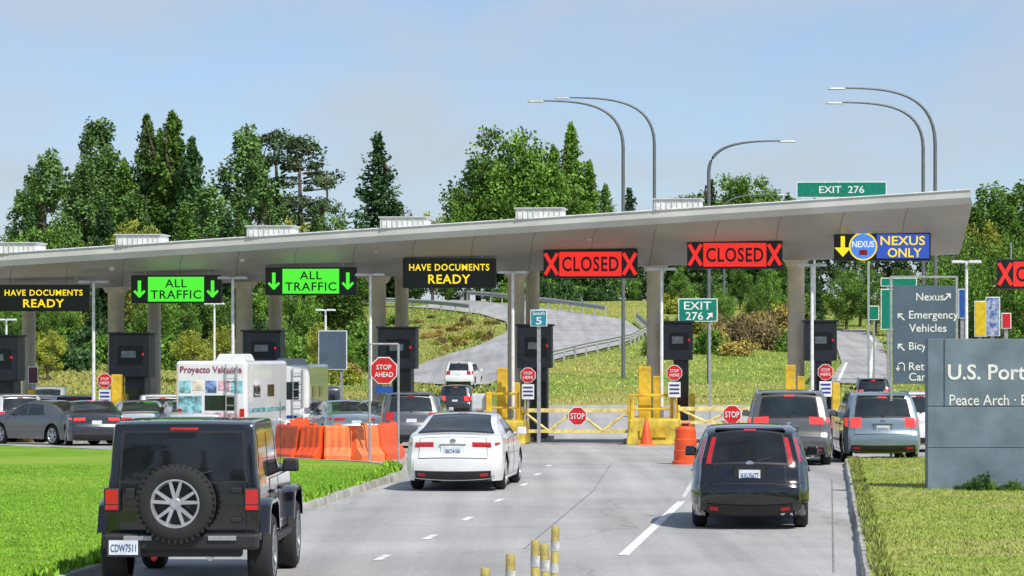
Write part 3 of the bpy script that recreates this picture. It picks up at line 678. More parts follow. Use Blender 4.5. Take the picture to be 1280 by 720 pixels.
    if not far and kind!='jeep':
        mb=MB(); mb.tube([(W2*.55,ytail(.3)+.3,.26),(W2*.55,ytail(.3)+.0,.25)],.035,12); part(root,'exhaust',mb,CHR)
        for sd in(1,-1):
            mb=MB(); mb.grid(skin(s_rear(S['bump'][0]+.05),s_rear(S['bump'][0]+.1),sd*.7,sd*.9,.02,2,3)); part(root,'reflector',mb,RED)
    return root,Wf,ytail
def at(px,py,L,rz):
    g=G(px,py); d=Vector((-math.sin(rz),math.cos(rz),0)); c=g+d*L/2; return Vector((c.x,c.y,hz(c.x,c.y)+.012))
HD=Vector((-math.sin(RZ),math.cos(RZ),0))
WHITE=paint('white',(.8,.8,.79),.3,0); BLACK=paint('black',(.003,.0035,.005),.12,.0); GREY=paint('grey',(.13,.135,.14),.3,.5); DGREY=paint('dark_grey',(.05,.053,.06),.3,.5)
SILV=paint('silver',(.52,.53,.54),.3,.4); BGREY=paint('blue_grey',(.22,.29,.34),.3,.4); TAUPE=paint('taupe_grey',(.15,.145,.14),.3,.5); BEIGE=paint('beige',(.4,.38,.34),.4,.2); JBLK=paint('gloss_black',(.004,.0045,.006),.15,0.); BLUP=paint('blue',(.06,.12,.24),.3,.3)
car('sedan',WHITE,at(566,616,4.88,RZ*.9),RZ*.9,'white four door sedan driving toward the booths','car',plate='BKT4106',rim='multi')
car('hatch',BLACK,at(937,665,4.26,RZ*.9),RZ*.9,'shiny black hatchback with tall tail lamps','car',plate='AXU5677',tlm=TAIL)
car('minivan',TAUPE,at(986,583,5.12,RZ),RZ,'dark grey minivan in the booth lane, brake lamps lit','minivan',plate='CBE6047',rim='multi',lit=True,rails=True)
car('suv',BGREY,at(1104,580,4.62,-.03),-.03,'blue grey estate car with roof rails beside the kerb','car',plate='BWR9201',rails=True,lit=True)
jp=at(228,745,4.2,-.012)
jeep,Wj,_=car('jeep',JBLK,jp,-.012,'black boxy off-road car with spare wheel on its tailgate','car',plate='')
for sd in(1,-1):
    for yc in(-1.42,1.5):
        pts=[(yc-.6,.64),(yc-.48,.93),(yc-.34,.99),(yc+.34,.99),(yc+.48,.93),(yc+.62,.62)]
        inn=[(yc-.54,.64),(yc-.43,.89),(yc-.31,.945),(yc+.31,.945),(yc+.43,.89),(yc+.56,.62)]
        rows=[]
        for (a,b),(c,d) in zip(pts,inn):
            rows.append([(sd*.78,a,b),(sd*.90,a,b),(sd*.93,a,b-.02),(sd*.93,c,d-.01),(sd*.91,c,d),(sd*.78,c,d)])
        m2=MB(); m2.grid(rows); part(jeep,'fender_flare',m2,JBLK,smooth=35)
m2=MB(); m2.box((0,-2.2,.56),(1.66,.2,.17)); m2.box((.0,-2.12,.46),(1.3,.12,.14)); part(jeep,'bumper',m2,PLA,bevel=.03)
for sd in(1,-1):
    m2=MB(); m2.box((sd*.75,-2.12,1.0),(.17,.1,.25)); o=part(jeep,'taillight',m2,PLA,bevel=.015)
    m3=MB(); m3.box((sd*.75,-2.165,1.03),(.14,.02,.16)); part(o,'lamp_lens',m3,TAIL,bevel=.008)
    m3=MB(); m3.box((sd*.75,-2.165,.915),(.14,.018,.05)); part(o,'reverse_lens',m3,RED,bevel=.005)
    m2=MB(); m2.tube([(sd*.3,-2.0,.4),(sd*.3,-2.15,.38)],.035,10); part(jeep,'exhaust' if sd>0 else 'tow_hook',m2,CHR if sd>0 else RED)
    m2=MB(); m2.box((sd*.86,.0,.5),(.1,1.7,.07)); part(jeep,'side_step',m2,PLA,bevel=.02)
    m2=MB(); m2.box((sd*.45,-2.315,.6),(.3,.02,.05)); part(jeep,'bumper_step',m2,GAL,bevel=.005)
m2=MB(); m2.box((-.02,-2.12,.98),(.36,.1,.3)); part(jeep,'spare_carrier',m2,PLA,bevel=.02)
add_wheel(jeep,(-.04,-2.28,.97),.415,.24,'jeep',rz=-math.pi/2,name='spare_wheel')
m2=MB(); m2.box((-.60,-2.316,.50),(.31,.015,.155)); o=part(jeep,'license_plate',m2,PLT); text(o,'CDW7511',(-.60,-2.327,.495),.08,BLU,w=.27,th=.004)
m2=MB(); m2.box((-.60,-2.305,.5),(.36,.02,.2)); part(jeep,'plate_frame',m2,PLA)
for z_ in(.78,1.1): m2=MB(); m2.box((.58,-2.115,z_),(.12,.04,.06)); part(jeep,'hinge',m2,PLA,bevel=.01)
m2=MB(); m2.box((-.56,-2.1,1.06),(.1,.04,.12)); part(jeep,'tailgate_latch',m2,PLA,bevel=.01)
m2=MB(); m2.box((.02,-2.075,1.755),(.3,.04,.03)); part(jeep,'brake_light',m2,TAIL,bevel=.008)
m2=MB(); m2.tube([(-.05,-2.1,1.22),(.32,-2.08,1.3)],.012,6); part(jeep,'wiper',m2,PLA)
m2=MB(); m2.tube([(.76,.95,1.25),(.76,.93,2.0)],.004,5); part(jeep,'antenna',m2,PLA)

def q(px,Y,kind,pm,deg,label,**k):
    p=GP(px,Y); p.z+=.012; car(kind,pm,p,math.radians(deg),label,'car' if kind!='van' else 'van',group='cars queueing at the booths',far=True,plate=None,**k)
# nearest row
q(60,92,'sedan',GREY,46,'dark grey car turning in the queue')
q(112,90.5,'sedan',DGREY,14,'dark grey sedan waiting in the queue',lit=True)
q(8,98,'suv',SILV,24,'silver car waiting in the queue')
q(172,91,'sedan',SILV,12,'silver sedan in the queue')
q(232,89.5,'sedan',SILV,14,'silver sedan waiting beside the lawn')
# rows between the islands
q(40,101,'suv',WHITE,14,'white car in the queue among others')
q(92,102,'suv',GREY,10,'grey car waiting in the queue')
q(200,99,'suv',WHITE,10,'white car in the queue near a booth',lit=True)
q(254,101,'suv',WHITE,14,'white car waiting beside the lawn')
q(28,110,'suv',DGREY,10,'dark grey car near a booth')
q(78,112,'suv',SILV,8,'silver car in the queue')
q(205,110,'suv',BLUP,8,'dark blue car in the queue')
q(248,112,'sedan',GREY,8,'grey sedan in the queue')
# beyond the booths
q(128,124,'suv',WHITE,8,'white car beyond the booths')
q(172,124,'suv',SILV,8,'silver car beyond the booths')
q(222,126,'suv',BLACK,5,'black car passing the booth')
q(10,126,'suv',GREY,10,'grey car beyond the booths')
q(60,140,'van',BEIGE,188,'beige high van facing the road')
q(105,142,'suv',DGREY,8,'charcoal grey car beyond the booths')
q(150,146,'suv',SILV,6,'silver car leaving the booths')
q(196,148,'suv',WHITE,4,'white car leaving the booths')
q(258,142,'suv',WHITE,6,'white car beyond the booth')
q(402,140,'van',DGREY,4,'dark van passing between the booths')
q(395,98,'sedan',WHITE,12,'white sedan behind the orange barriers')
q(428,91,'sedan',BGREY,14,'blue grey sedan behind the orange barriers')
q(462,94,'sedan',SILV,10,'silver sedan behind the orange barriers')
q(438,122,'suv',WHITE,8,'white car near the booth')
q(508,86,'suv',GREY,6,'grey car behind the orange barriers')
q(530,110,'suv',WHITE,-4,'white car approaching the booth',lit=True)
q(574,156,'suv',DGREY,-5,'dark grey car stopped at the booth',lit=True)
q(580,178,'suv',WHITE,-8,'white car with roof rails beyond the booth',rails=True)
q(1089,148,'suv',BLACK,-4,'black car ahead in the open lane',rails=True,lit=True)
q(1142,80,'suv',WHITE,-3,'white car in the far lane')
q(1128,112,'suv',GREY,-3,'grey car ahead in the far lane',lit=True)

def camper(px,Y,deg,Wd,L,H,txt):
    p=GP(px,Y); r=thing('camper_bus','white camper with printed rear panels' + (' and Proyecto Valquiria lettering' if txt else ''),'bus',p,math.radians(deg))
    mb=MB(); mb.box((0,0,(H+.45)/2),(Wd,L,H-.45)); part(r,'body',mb,WHITE,bevel=.1)
    mb=MB(); mb.box((0,0,.5),(Wd-.3,L-.3,.3)); part(r,'underbody',mb,PLA)
    cols=[mat('print_teal',(.2,.42,.45),.5,var=.7,scale=5),mat('print_pink',(.7,.35,.4),.5,var=.6,scale=5),mat('print_blue',(.2,.32,.6),.5,var=.7,scale=5),mat('print_cream',(.7,.65,.5),.5,var=.3,scale=5)]
    yb=-L/2-.006
    def pn(name,x0,x1,z0,z1,m,o=0): mb=MB(); mb.box(((x0+x1)/2,yb-o,(z0+z1)/2),(x1-x0,.012,z1-z0)); return part(r,name,mb,m,bevel=.003)
    w=Wd/2-.1
    if txt:
        text(r,'Proyecto Valquiria',(0,yb-.01,H-.3),.27,mat('ink_maroon',(.3,.02,.08),.5),w=2*w*.95,bold=.01)
        for i in range(5): pn('printed_panel',-w+i*2*w/5+.03,-w+(i+1)*2*w/5-.03,H-1.0+(.08 if i%2 else 0),H-.62,cols[(i*3)%4])
        pn('rear_window',-.2,.75,H-1.55,H-1.08,GLASS); pn('printed_panel',-w,-.3,H-1.75,H-1.1,cols[0]); pn('printed_panel',-.2,w,H-1.95,H-1.62,cols[1]); pn('stripe',-w,w,.72,.84,RED)
    else:
        pn('rear_window',-.7,.7,H-1.2,H-.6,GLASS); pn('stripe',-w,w,.9,1.,BLU)
    mb=MB(); mb.box((Wd/2+.006,0,H-1.55),(.012,L-.6,.12)); part(r,'side_stripe',mb,cols[0])
    for k in range(2):
        mb=MB(); mb.box((Wd/2+.006,-L/2+1.2+k*1.7,H-.95),(.012,.8,.38)); part(r,'side_window',mb,GLASS,bevel=.003)
    for sd in(1,-1):
        mb=MB(); mb.box((sd*(Wd/2-.14),yb-.01,1.05),(.14,.03,.35)); part(r,'taillight',mb,TAIL)
        for yc in(-L/2+1.,L/2-.9): add_wheel(r,(sd*(Wd/2-.14),yc,.4),.4,.24,'multi',flip=sd<0)
    mb=MB(); mb.box((0,.3,H+.1),(1.0,1.3,.24),top=.8); part(r,'roof_unit',mb,LGT,bevel=.04)
    mb=MB(); mb.tube([(.5,yb-.06,.9),(.5,yb-.06,H-.1)],.02,6); mb.tube([(.85,yb-.06,.9),(.85,yb-.06,H-.1)],.02,6)
    for k in range(6): mb.tube([(.5,yb-.06,1.05+k*.28),(.85,yb-.06,1.05+k*.28)],.015,6)
    part(r,'ladder',mb,GAL)
camper(291,90,-10,2.3,5.,2.72,True)
camper(362,99,-4,2.1,5.,2.75,False)

# ---------------------------------------------------------------- canopy
def canopy():
    r=thing('canopy','long grey cantilever canopy over the inspection lanes','canopy',(0,0,0))
    def line(pL,yL,pR,yR,dd): return W(pL,yL,Yrow(pL,dd)),W(pR,yR,Yrow(pR,dd))
    fl,fr=line(-260,317.6+.0654*260,1213,238,-7.)
    kl,kr=line(-260,365+.0392*260,1198,318,0.)
    zt=lambda P,dz: Vector((P.x,P.y,P.z+dz))
    def prof(f,k):
        u=k-f; u.z=0
        pts=[f,zt(f,-.22),f+Vector((0.08,.12,-.42)) ]
        for t in(.12,.25,.4,.55,.7,.85,1.):
            q=f+u*t; q.z=(f.z-.45)+(k.z-(f.z-.45))*(1-(1-t)**1.7); pts.append(q)
        for t in(.15,.3,.6,1.,):
            q=k+u*t*1.; q.z=k.z+(f.z-.45-k.z)*t**1.6; pts.append(q)
        e=k+u; pts.append(Vector((e.x,e.y,f.z))); return pts
    a,b=prof(fl,kl),prof(fr,kr); n=40
    rows=[[p.lerp(q_,i/n) for p,q_ in zip(a,b)] for i in range(n+1)]
    mb=MB(); mb.grid([row[2:-1] for row in rows],0)
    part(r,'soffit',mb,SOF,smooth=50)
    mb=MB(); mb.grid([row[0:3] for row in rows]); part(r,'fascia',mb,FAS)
    mb=MB(); mb.grid([[row[0]+Vector((0,.0,0)),row[-1]] for row in rows]); part(r,'roof_deck',mb,LGT)
    mb=MB(); mb.add([p+Vector((.004,0,0)) for p in b],[tuple(range(len(b)))]); part(r,'end_panel',mb,SOF)
    for i in range(1,20):
        mb=MB(); t=i/20; pr=[p.lerp(q_,t)+Vector((0,0,-.006)) for p,q_ in zip(a,b)][2:11]
        mb.grid([[p+Vector((-.015,0,0)),p+Vector((.015,0,0))] for p in pr]); part(r,'soffit_seam',mb,mat('seam_dark',(.24,.23,.21),.7))
    mb=MB(); mb.tube([a[0]+Vector((0,-.01,.02)),b[0]+Vector((0,-.01,.02))],.035,6); part(r,'edge_trim',mb,LGT)
    return a,b
ca,cb=canopy()
for px in(24,178,341,507,676,848):
    y=317.6-.0654*px; p=W(px,y-.5,Yrow(px,-6.4)); rz=-.11
    r=thing('rooftop_unit','white louvred box on the canopy roof','rooftop unit',p-Vector((0,0,.05)),rz,'louvred boxes along the canopy roof')
    mb=MB(); mb.box((0,0,.17),(1.55,1.2,.34)); part(r,'casing',mb,WHT)
    mb=MB()
    for k in range(9): mb.box((-.7+k*.175,-.61,.17),(.03,.03,.3))
    mb.box((0,-.01,.36),(1.66,1.3,.035)); part(r,'louvre',mb,LGT)
COLS=[-20,145,305,472,645,819,995]
for i,px in enumerate(COLS):
    Yc=Yrow(px); g=GP(px,Yc)
    mb=MB(); L=15.; n=12; rows=[]
    for j in range(n+1):
        yy=-7+L*j/n; c=Vector((g.x,g.y,0))+HD*yy; wd=.75*(1 if 0<j<n else .6); rt=Vector((HD.y,-HD.x,0))
        z=hz(c.x,c.y); A_=c-rt*wd; B_=c+rt*wd
        rows.append([(A_.x,A_.y,z-.1),(A_.x,A_.y,z+.17),(B_.x,B_.y,z+.17),(B_.x,B_.y,z-.1)])
    mb.grid(rows); mb.add(rows[0],[(0,1,2,3)]); mb.add(rows[-1],[(0,1,2,3)])
    obj('traffic_island',mb.mesh('traffic_island',[KRB]),kind='structure')
    r=thing('canopy_column','tan concrete canopy column standing on a lane island','column',g,RZ,'columns carrying the canopy')
    ztop=W(px,365-.0392*px-12,Yc).z-g.z
    mb=MB(); mb.tube([(0,0,0),(0,0,ztop-.55)],.3,18); part(r,'shaft',mb,CON,smooth=50)
    mb=MB(); mb.box((0,0,ztop-.28),(.62,.62,.56),top=2.0,topy=1.6); part(r,'capital',mb,CON,bevel=.02)
    if i<5:
        c=Vector((g.x,g.y,0))+HD*6.; 
        r=thing('canopy_column','tan concrete canopy column at the rear row','column',(c.x,c.y,hz(c.x,c.y)),RZ,'columns carrying the canopy')
        mb=MB(); mb.tube([(0,0,0),(0,0,ztop+.9)],.26,16); part(r,'shaft',mb,CON,smooth=50)
        mb=MB(); mb.box((0,0,ztop+.8),(.54,.54,.2),top=1.3); part(r,'capital',mb,CON)
BOX=[(0,421,476,54),(165,418,471,50),(330,415,459,47),(498,411,461,47),(669,408,460,43),(847,404,450,38),(1025,403,451,40)]
for px,y0_,y1_,w in BOX:
    dd=-1.0; Yc=Yrow(px,dd); s=F/Yc; g=GP(px,Yc); zt_=W(px,y0_,Yc).z-g.z; zb_=W(px,y1_,Yc).z-g.z; ww=w/s
    r=thing('inspection_booth','dark charcoal inspection booth cabinet with small screen','booth',g,RZ*.6,'booths on the lane islands')
    mb=MB(); mb.box((0,0,(zt_+zb_)/2),(ww,1.2,zt_-zb_)); part(r,'upper_housing',mb,DKM,bevel=.03)
    mb=MB(); mb.box((.12,.5,zb_/2+.08),(ww*.5,1.2,zb_-.1)); part(r,'base_cabin',mb,DKM,bevel=.03)
    mb=MB(); mb.box((.12,-.106,zb_*.62),(ww*.4,.02,zb_*.4)); part(r,'window',mb,GLASS)
    mb=MB(); mb.box((.05,-.612,(zt_+zb_)/2),(ww*.62,.03,(zt_-zb_)*.45)); o=part(r,'screen_frame',mb,PLA,bevel=.01)
    mb=MB(); mb.box((.0,-.633,(zt_+zb_)/2+.05),(ww*.36,.012,.24)); part(o,'screen',mb,mat('screen_grey',(.3,.32,.34),.3,var=.3,scale=12))
    mb=MB(); mb.lathe([(0,-.02),(.035,-.015),(.045,0)],10,axis='z'); e=part(o,'indicator_lamp',mb,LRED); e.location=(ww*.36,-.63,(zt_+zb_)/2+.05); e.rotation_euler=(math.radians(90),0,0)
    mb=MB(); mb.box((0,-.05,zt_+.04),(ww+.12,1.4,.07)); part(r,'roof',mb,DKM,bevel=.01)
def tlamp(px,py,dd,wpx,ybase=None,label='slim white lamp pole with a flat twin head'):
    Yc=Yrow(px,dd); g=GP(px,Yc); s=F/Yc; zt_=W(px,py,Yc).z-g.z
    r=thing('street_lamp',label,'street lamp',g,RZ,'slim lamp poles on the islands')
    mb=MB(); mb.tube([(0,0,0),(0,0,zt_)],[.07,.05],10); part(r,'pole',mb,WHT,smooth=50)
    w=wpx/s/2
    mb=MB(); mb.box((-w*.55,0,zt_+.02),(w*.85,.35,.09),top=.85); mb.box((w*.55,0,zt_+.02),(w*.85,.35,.09),top=.85); part(r,'lamp_head',mb,LGT,bevel=.02)
    mb=MB(); mb.box((0,0,zt_+.02),(w*.5,.08,.06)); part(r,'bracket',mb,LGT)
for px,py in((117,353),(291,348),(463,344),(641,341),(827,337),(1015,332),(1208,328)): tlamp(px,py,-5.5,39)
for px,py in((268,380),(407,388),(8,400)): tlamp(px,py,38,26)
def led(px0,px1,py0,py1,kind,dd=-4.6):
    pc=(px0+px1)/2; Yc=Yrow(pc,dd); s=F/Yc; w=(px1-px0)/s; h=(py1-py0)/s
    lab={'docs':'black electronic sign reading HAVE DOCUMENTS READY in yellow','all':'electronic sign reading ALL TRAFFIC on green with arrows','closed':'electronic sign reading CLOSED on red between crosses','nexus':'electronic sign with yellow arrow and blue NEXUS ONLY panel'}[kind]
    r=thing('message_sign',lab,'electronic sign',W(pc,(py0+py1)/2,Yc),-.07,'electronic signs hanging from the canopy')
    mb=MB(); mb.box((0,.12,0),(w,.22,h)); part(r,'housing',mb,BLK,bevel=.015)
    for x in(-.35,.35): mb=MB(); mb.tube([(x*w,.12,h/2),(x*w,.12,h/2+.55)],.025,6); part(r,'hanger',mb,GAL)
    def pan(name,x0,x1,z0,z1,m,y=-.002): 
        mb=MB(); mb.box(((x0+x1)/2*w,y,(z0+z1)/2*h),((x1-x0)*w,.012,(z1-z0)*h)); return part(r,name,mb,m)
    if kind=='docs':
        text(r,'HAVE DOCUMENTS',(0,-.004,.2*h),.23*h,LAMB,w=.86*w,bold=.018,spacing=1.12); text(r,'READY',(0,-.004,-.2*h),.31*h,LAMB,w=.45*w,bold=.018,spacing=1.12)
    elif kind=='all':
        pan('screen',-.31,.31,-.44,.44,LGRN); text(r,'ALL',(0,-.014,.21*h),.29*h,BLK,w=.24*w,bold=.012,spacing=1.1); text(r,'TRAFFIC',(0,-.014,-.19*h),.31*h,BLK,w=.56*w,bold=.012,spacing=1.1)
        for x in(-.405,.405): thin_arrow(r,(x*w,-.004,0),h*.62,math.pi,LGRN,t=.1)
    elif kind=='closed':
        pan('screen',-.33,.33,-.42,.42,LRED); text(r,'CLOSED',(0,-.014,0),.52*h,BLK,w=.6*w,bold=.02,spacing=1.1)
        for x in(-.415,.415):
            mb=MB()
            for a in(.52,-.52):
                mb.box((x*w,-.006-.003*(a>0),0),(.12,.012,h*.86),ry=a)
            part(r,'red_cross',mb,LRED)
    elif kind=='nexus':
        pan('screen',-.06,.485,-.42,.42,LBLU); text(r,'NEXUS',(.21*w,-.014,.2*h),.32*h,LAMB,w=.46*w,bold=.012); text(r,'ONLY',(.23*w,-.014,-.22*h),.32*h,LAMB,w=.35*w,bold=.012)
        arrow(r,(-.41*w,-.004,0),h*.72,math.pi,LAMB,wd=.1)
        mb=MB(); mb.prism(circ(h*.49),-.02,.016); e=part(r,'emblem_ring',mb,LAMB,loc=(-.2*w,0,0)); mb=MB(); mb.prism(circ(h*.44),-.026,.01); part(e,'emblem_disc',mb,mat('emblem_blue',(.03,.08,.3),.4,emit=(.1,.32,.95),es=.75)); text(e,'NEXUS',(0,-.034,.08*h),.22*h,mat('emblem_white',(.8,.8,.8),.4,emit=(1,1,1),es=.6),w=.76*h,bold=.02)
        mb=MB(); mb.prism([(-.14*h,-.3*h),(.14*h,-.3*h),(.14*h,-.12*h),(-.14*h,-.12*h)],-.032,.01); part(e,'emblem_bar',mb,RED)
led(-3,112,356,389,'docs'); led(163,277,344,379,'all'); led(331,446,334,369,'all'); led(503,620,323,360,'docs'); led(679,797,312,348,'closed'); led(859,978,301,336,'closed'); led(1043,1163,290,326,'nexus')
led(1247,1365,324,361,'closed',-6)
for px,py in((140,333),(303,322),(470,310),(560,300),(737,295),(915,283),(1106,271),(1186,266)):
    dd=-5.8; p=W(px,py,Yrow(px,dd)); r=thing('camera_dome','small round camera dome under the canopy edge','camera',p,0,'camera domes under the canopy')  # camera dome housing on a stem, gives no light
    mb=MB(); mb.tube([(0,0,0),(0,0,.35)],.02,6); part(r,'stem',mb,GAL); mb=MB(); mb.lathe([(0,-.16),(.08,-.13),(.11,-.04),(.09,.02),(0,.03)],12,axis='z'); part(r,'dome',mb,LGT,smooth=60)

# ---------------------------------------------------------------- stop signs / posts
def octsign(p,rz,rad,lines,name='stop_sign',group=None,pole=None,extra=None,label=None):
    r=thing(name,label or 'red octagonal STOP sign on a post','stop sign',p,rz,group)
    z0=-p.z+hz(p.x,p.y) if pole else 0
    if pole:
        mb=MB(); mb.box((0,.06,(z0+rad)/2),(.06,.05,rad-z0)); part(r,'post',mb,GAL)
    mb=MB(); mb.prism(octo(rad),0,.02); part(r,'border',mb,WHT)
    mb=MB(); mb.prism(octo(rad*.93),-.006,.01); o=part(r,'face',mb,RED)
    text(o,lines[0],(0,-.012,rad*.25),rad*.36,WHT,w=rad*1.05,bold=.01); text(o,lines[1],(0,-.012,-rad*.27),rad*.34,WHT,w=rad*1.2,bold=.01)
    if extra:
        mb=MB(); mb.box((0,0,-rad-.28),(rad*1.5,.02,.5)); e=part(r,'notice_panel',mb,WHT); 
        mb=MB()
        for k in range(3): mb.box((0,-.013,-rad-.14-.13*k),(rad*1.2,.008,.06))
        part(e,'notice_print',mb,BLU)
    return r
for px,py in((131,476),(660,469),(843,466),(1032,465)):
    octsign(B(px,py,-6.3),RZ*.5,.27,['STOP','HERE'],group='small stop signs on the islands',pole=True,extra=True,label='red STOP HERE octagon above a white notice')
g=GP(480,67.5); s=F/67.5
r=thing('stop_ahead_sign','red STOP AHEAD octagon in a grey steel frame','stop sign',g,-.02)
zt_=W(480,430,67.5).z-g.z
mb=MB(); 
for x in(-18,18): mb.tube([(x/s,0,0),(x/s,0,zt_)],.03,8)
mb.tube([(-18/s,0,zt_),(18/s,0,zt_)],.025,8); part(r,'frame',mb,GAL)
mb=MB(); mb.prism(octo(.35),-.06,.02); o=part(r,'border',mb,WHT,loc=(0,0,W(480,463,67.5).z-g.z)); mb=MB(); mb.prism(octo(.325),-.066,.01); part(o,'face',mb,RED)
text(o,'STOP',(0,-.072,.08),.12,WHT,w=.36,bold=.01); text(o,'AHEAD',(0,-.072,-.1),.12,WHT,w=.44,bold=.01)
mb=MB(); mb.box((0,-.04,W(480,487,67.5).z-g.z),(.42,.02,.16)); part(r,'blue_plate',mb,mat('sign_blue',(.02,.09,.35),.4))
def yblock(px0,px1,py0,py1,Y,label):
    pc=(px0+px1)/2; g=GP(pc,Y); s=F/Y; w=(px1-px0)/s; zt_=W(pc,py0,Y).z-g.z
    r=thing('crash_block',label,'crash barrier',g,RZ,'yellow crash blocks before the booths')
    mb=MB(); mb.box((0,1.0,zt_/2),(w,2.2,zt_),top=.9); part(r,'block',mb,YELD,bevel=.05)
    mb=MB(); mb.box((0,-.12,zt_*.5),(w*.5,.02,zt_*.4)); part(r,'marker_panel',mb,YEL)
yblock(614,656,526,555,Yrow(634,-8),'yellow painted concrete crash block at the island nose')
yblock(783,851,524,555,Yrow(817,-8),'wide yellow concrete crash block at the island nose')
def ypost(px,py0,Y,w=.42):
    g=GP(px,Y); zt_=W(px,py0,Y).z-g.z
    r=thing('yellow_bollard','stout yellow steel guard post on the lane island','bollard',g,RZ,'yellow guard posts on the islands')
    mb=MB(); mb.box((0,0,zt_/2),(w,w*.9,zt_),top=.96); part(r,'post',mb,YEL,bevel=.03)
    mb=MB(); mb.box((0,0,.05),(w*1.3,w*1.2,.1)); part(r,'foot',mb,YELD,bevel=.01)
for px,py,dd,w in((146,468,-5,.36),(156,492,-3,.24),(311,470,-4,.3),(628,460,-5.8,.36),(645,478,-4.5,.28),(611,490,-6.9,.2),(806,458,-5.8,.42),(821,470,-5,.28),(842,484,-6,.24),(789,500,-6.2,.22),(988,456,-5,.36),(1001,470,-4,.26),(1045,478,-4,.26),(40,487,-4,.28),(26,492,-5,.2),(250,492,-2,.2),(865,492,-2,.2),(1226,478,-14,.2),(482,478,-3,.26)): ypost(px,py,Yrow(px,dd),w)
for px0,px1,py,dd in((608,650,492,-6.0),(788,846,494,-6.0)):
    pc=(px0+px1)/2; Y=Yrow(pc,dd); g=GP(pc,Y); zt_=W(pc,py,Y).z-g.z; w=(px1-px0)/F*Y
    r=thing('yellow_barrier','yellow steel guard barrier across the island nose','barrier',g,RZ,'yellow guard barriers on the islands')
    mb=MB(); mb.box((0,-.2,zt_),(w,.08,.09)); part(r,'top_bar',mb,YEL,bevel=.02); mb=MB(); mb.box((0,-.2,zt_*.72),(w,.07,.07)); part(r,'middle_bar',mb,YEL,bevel=.02)
    for sd in(-1,1): mb=MB(); mb.box((sd*(w/2-.06),-.2,(zt_-.05)/2),(.1,.09,zt_-.05)); part(r,'leg',mb,YEL,bevel=.02)
for px,py,w,h in((600,492,.5,.55),(1240,480,.5,.9)):
    Y=Yrow(px,-6.6); g=GP(px,Y); zt_=W(px,py,Y).z-g.z
    r=thing('equipment_cabinet','pale grey equipment cabinet on a pedestal','cabinet',g,RZ,'equipment cabinets on the islands')
    mb=MB(); mb.box((0,0,zt_-h/2),(w,.5,h)); part(r,'cabinet',mb,LGT,bevel=.02); mb=MB(); mb.box((0,0,(zt_-h)/2),(w*.4,.3,zt_-h)); part(r,'pedestal',mb,YELD); mb=MB(); mb.box((0,-.255,zt_-h/2),(w*.8,.015,h*.8)); part(r,'door',mb,LGT)
GATE=mat('gate_yellow',(.75,.6,.2),.6,var=.25)
def gate(px0,px1,py0,py1,dd,sx,sy):
    pc=(px0+px1)/2; Y=Yrow(pc,dd); s=F/Y; w=(px1-px0)/s; g=GP(pc,Y); za=W(pc,py0,Y).z-g.z; zb_=W(pc,py1,Y).z-g.z
    r=thing('lane_gate','pale yellow trussed swing gate closing the lane','gate',g,RZ*.5,'swing gates closing the lanes')
    mb=MB(); mb.box((0,0,za),(w,.1,.13)); part(r,'top_rail',mb,GATE); mb=MB(); mb.box((0,0,zb_),(w*.98,.08,.11)); part(r,'bottom_rail',mb,GATE)
    for k in range(4):
        mb=MB(); x0=-w/2+w*k/4; x1=x0+w/4; A_=(x0,zb_) if k%2 else (x0,za); B_=(x1,za) if k%2 else (x1,zb_)
        mb.tube([(A_[0],0,A_[1]),(B_[0],0,B_[1])],.05,6); part(r,'brace',mb,GATE)
    for sd in(-1,1):
        mb=MB(); mb.tube([(sd*w/2,.02,0),(sd*w/2,.02,za+.12)],.06,8); part(r,'gate_post',mb,YEL)
    z=W(sx,sy,Y).z-g.z; x=(sx-pc)/s
    mb=MB(); mb.prism(octo(.33),-.1,.02); o=part(r,'stop_plate',mb,WHT,loc=(x,0,z)); mb=MB(); mb.prism(octo(.30),-.106,.01); part(o,'stop_face',mb,RED); text(o,'STOP',(0,-.115,0),.2,WHT,w=.46,bold=.01)
gate(652,787,513,539,-6.5,722,520); gate(848,990,511,528,-6.5,915,518)
g=GP(808,Yrow(808,-9.2)); r=thing('traffic_cone','orange traffic cone before the yellow block','traffic cone',g)
mb=MB(); mb.lathe([(.24,.04),(.2,.06),(.05,.86),(.03,.88),(0,.88)],18,axis='z'); part(r,'cone',mb,ORG,smooth=40); mb=MB(); mb.box((0,0,.025),(.6,.6,.05)); part(r,'base',mb,ORG2,bevel=.01)
g=G(857,581); r=thing('traffic_drum','orange red plastic traffic drum with a handle','traffic drum',g,.2)
mb=MB(); mb.lathe([(0,.0),(.33,.0),(.33,.08),(.28,.1),(.28,.34),(.265,.36),(.265,.6),(.25,.62),(.245,.84),(.2,.9),(0,.92)],24,axis='z'); part(r,'shell',mb,ORG,smooth=30)
mb=MB(); mb.tube([(-.1,0,.88),(-.1,0,.99),(.1,0,.99),(.1,0,.88)],.03,8); part(r,'handle',mb,ORG)
pts=[GP(348,70),GP(378,68.7),GP(405,68.2),GP(440,68.2),GP(470,69.2),GP(488,71),GP(492,73.5)]
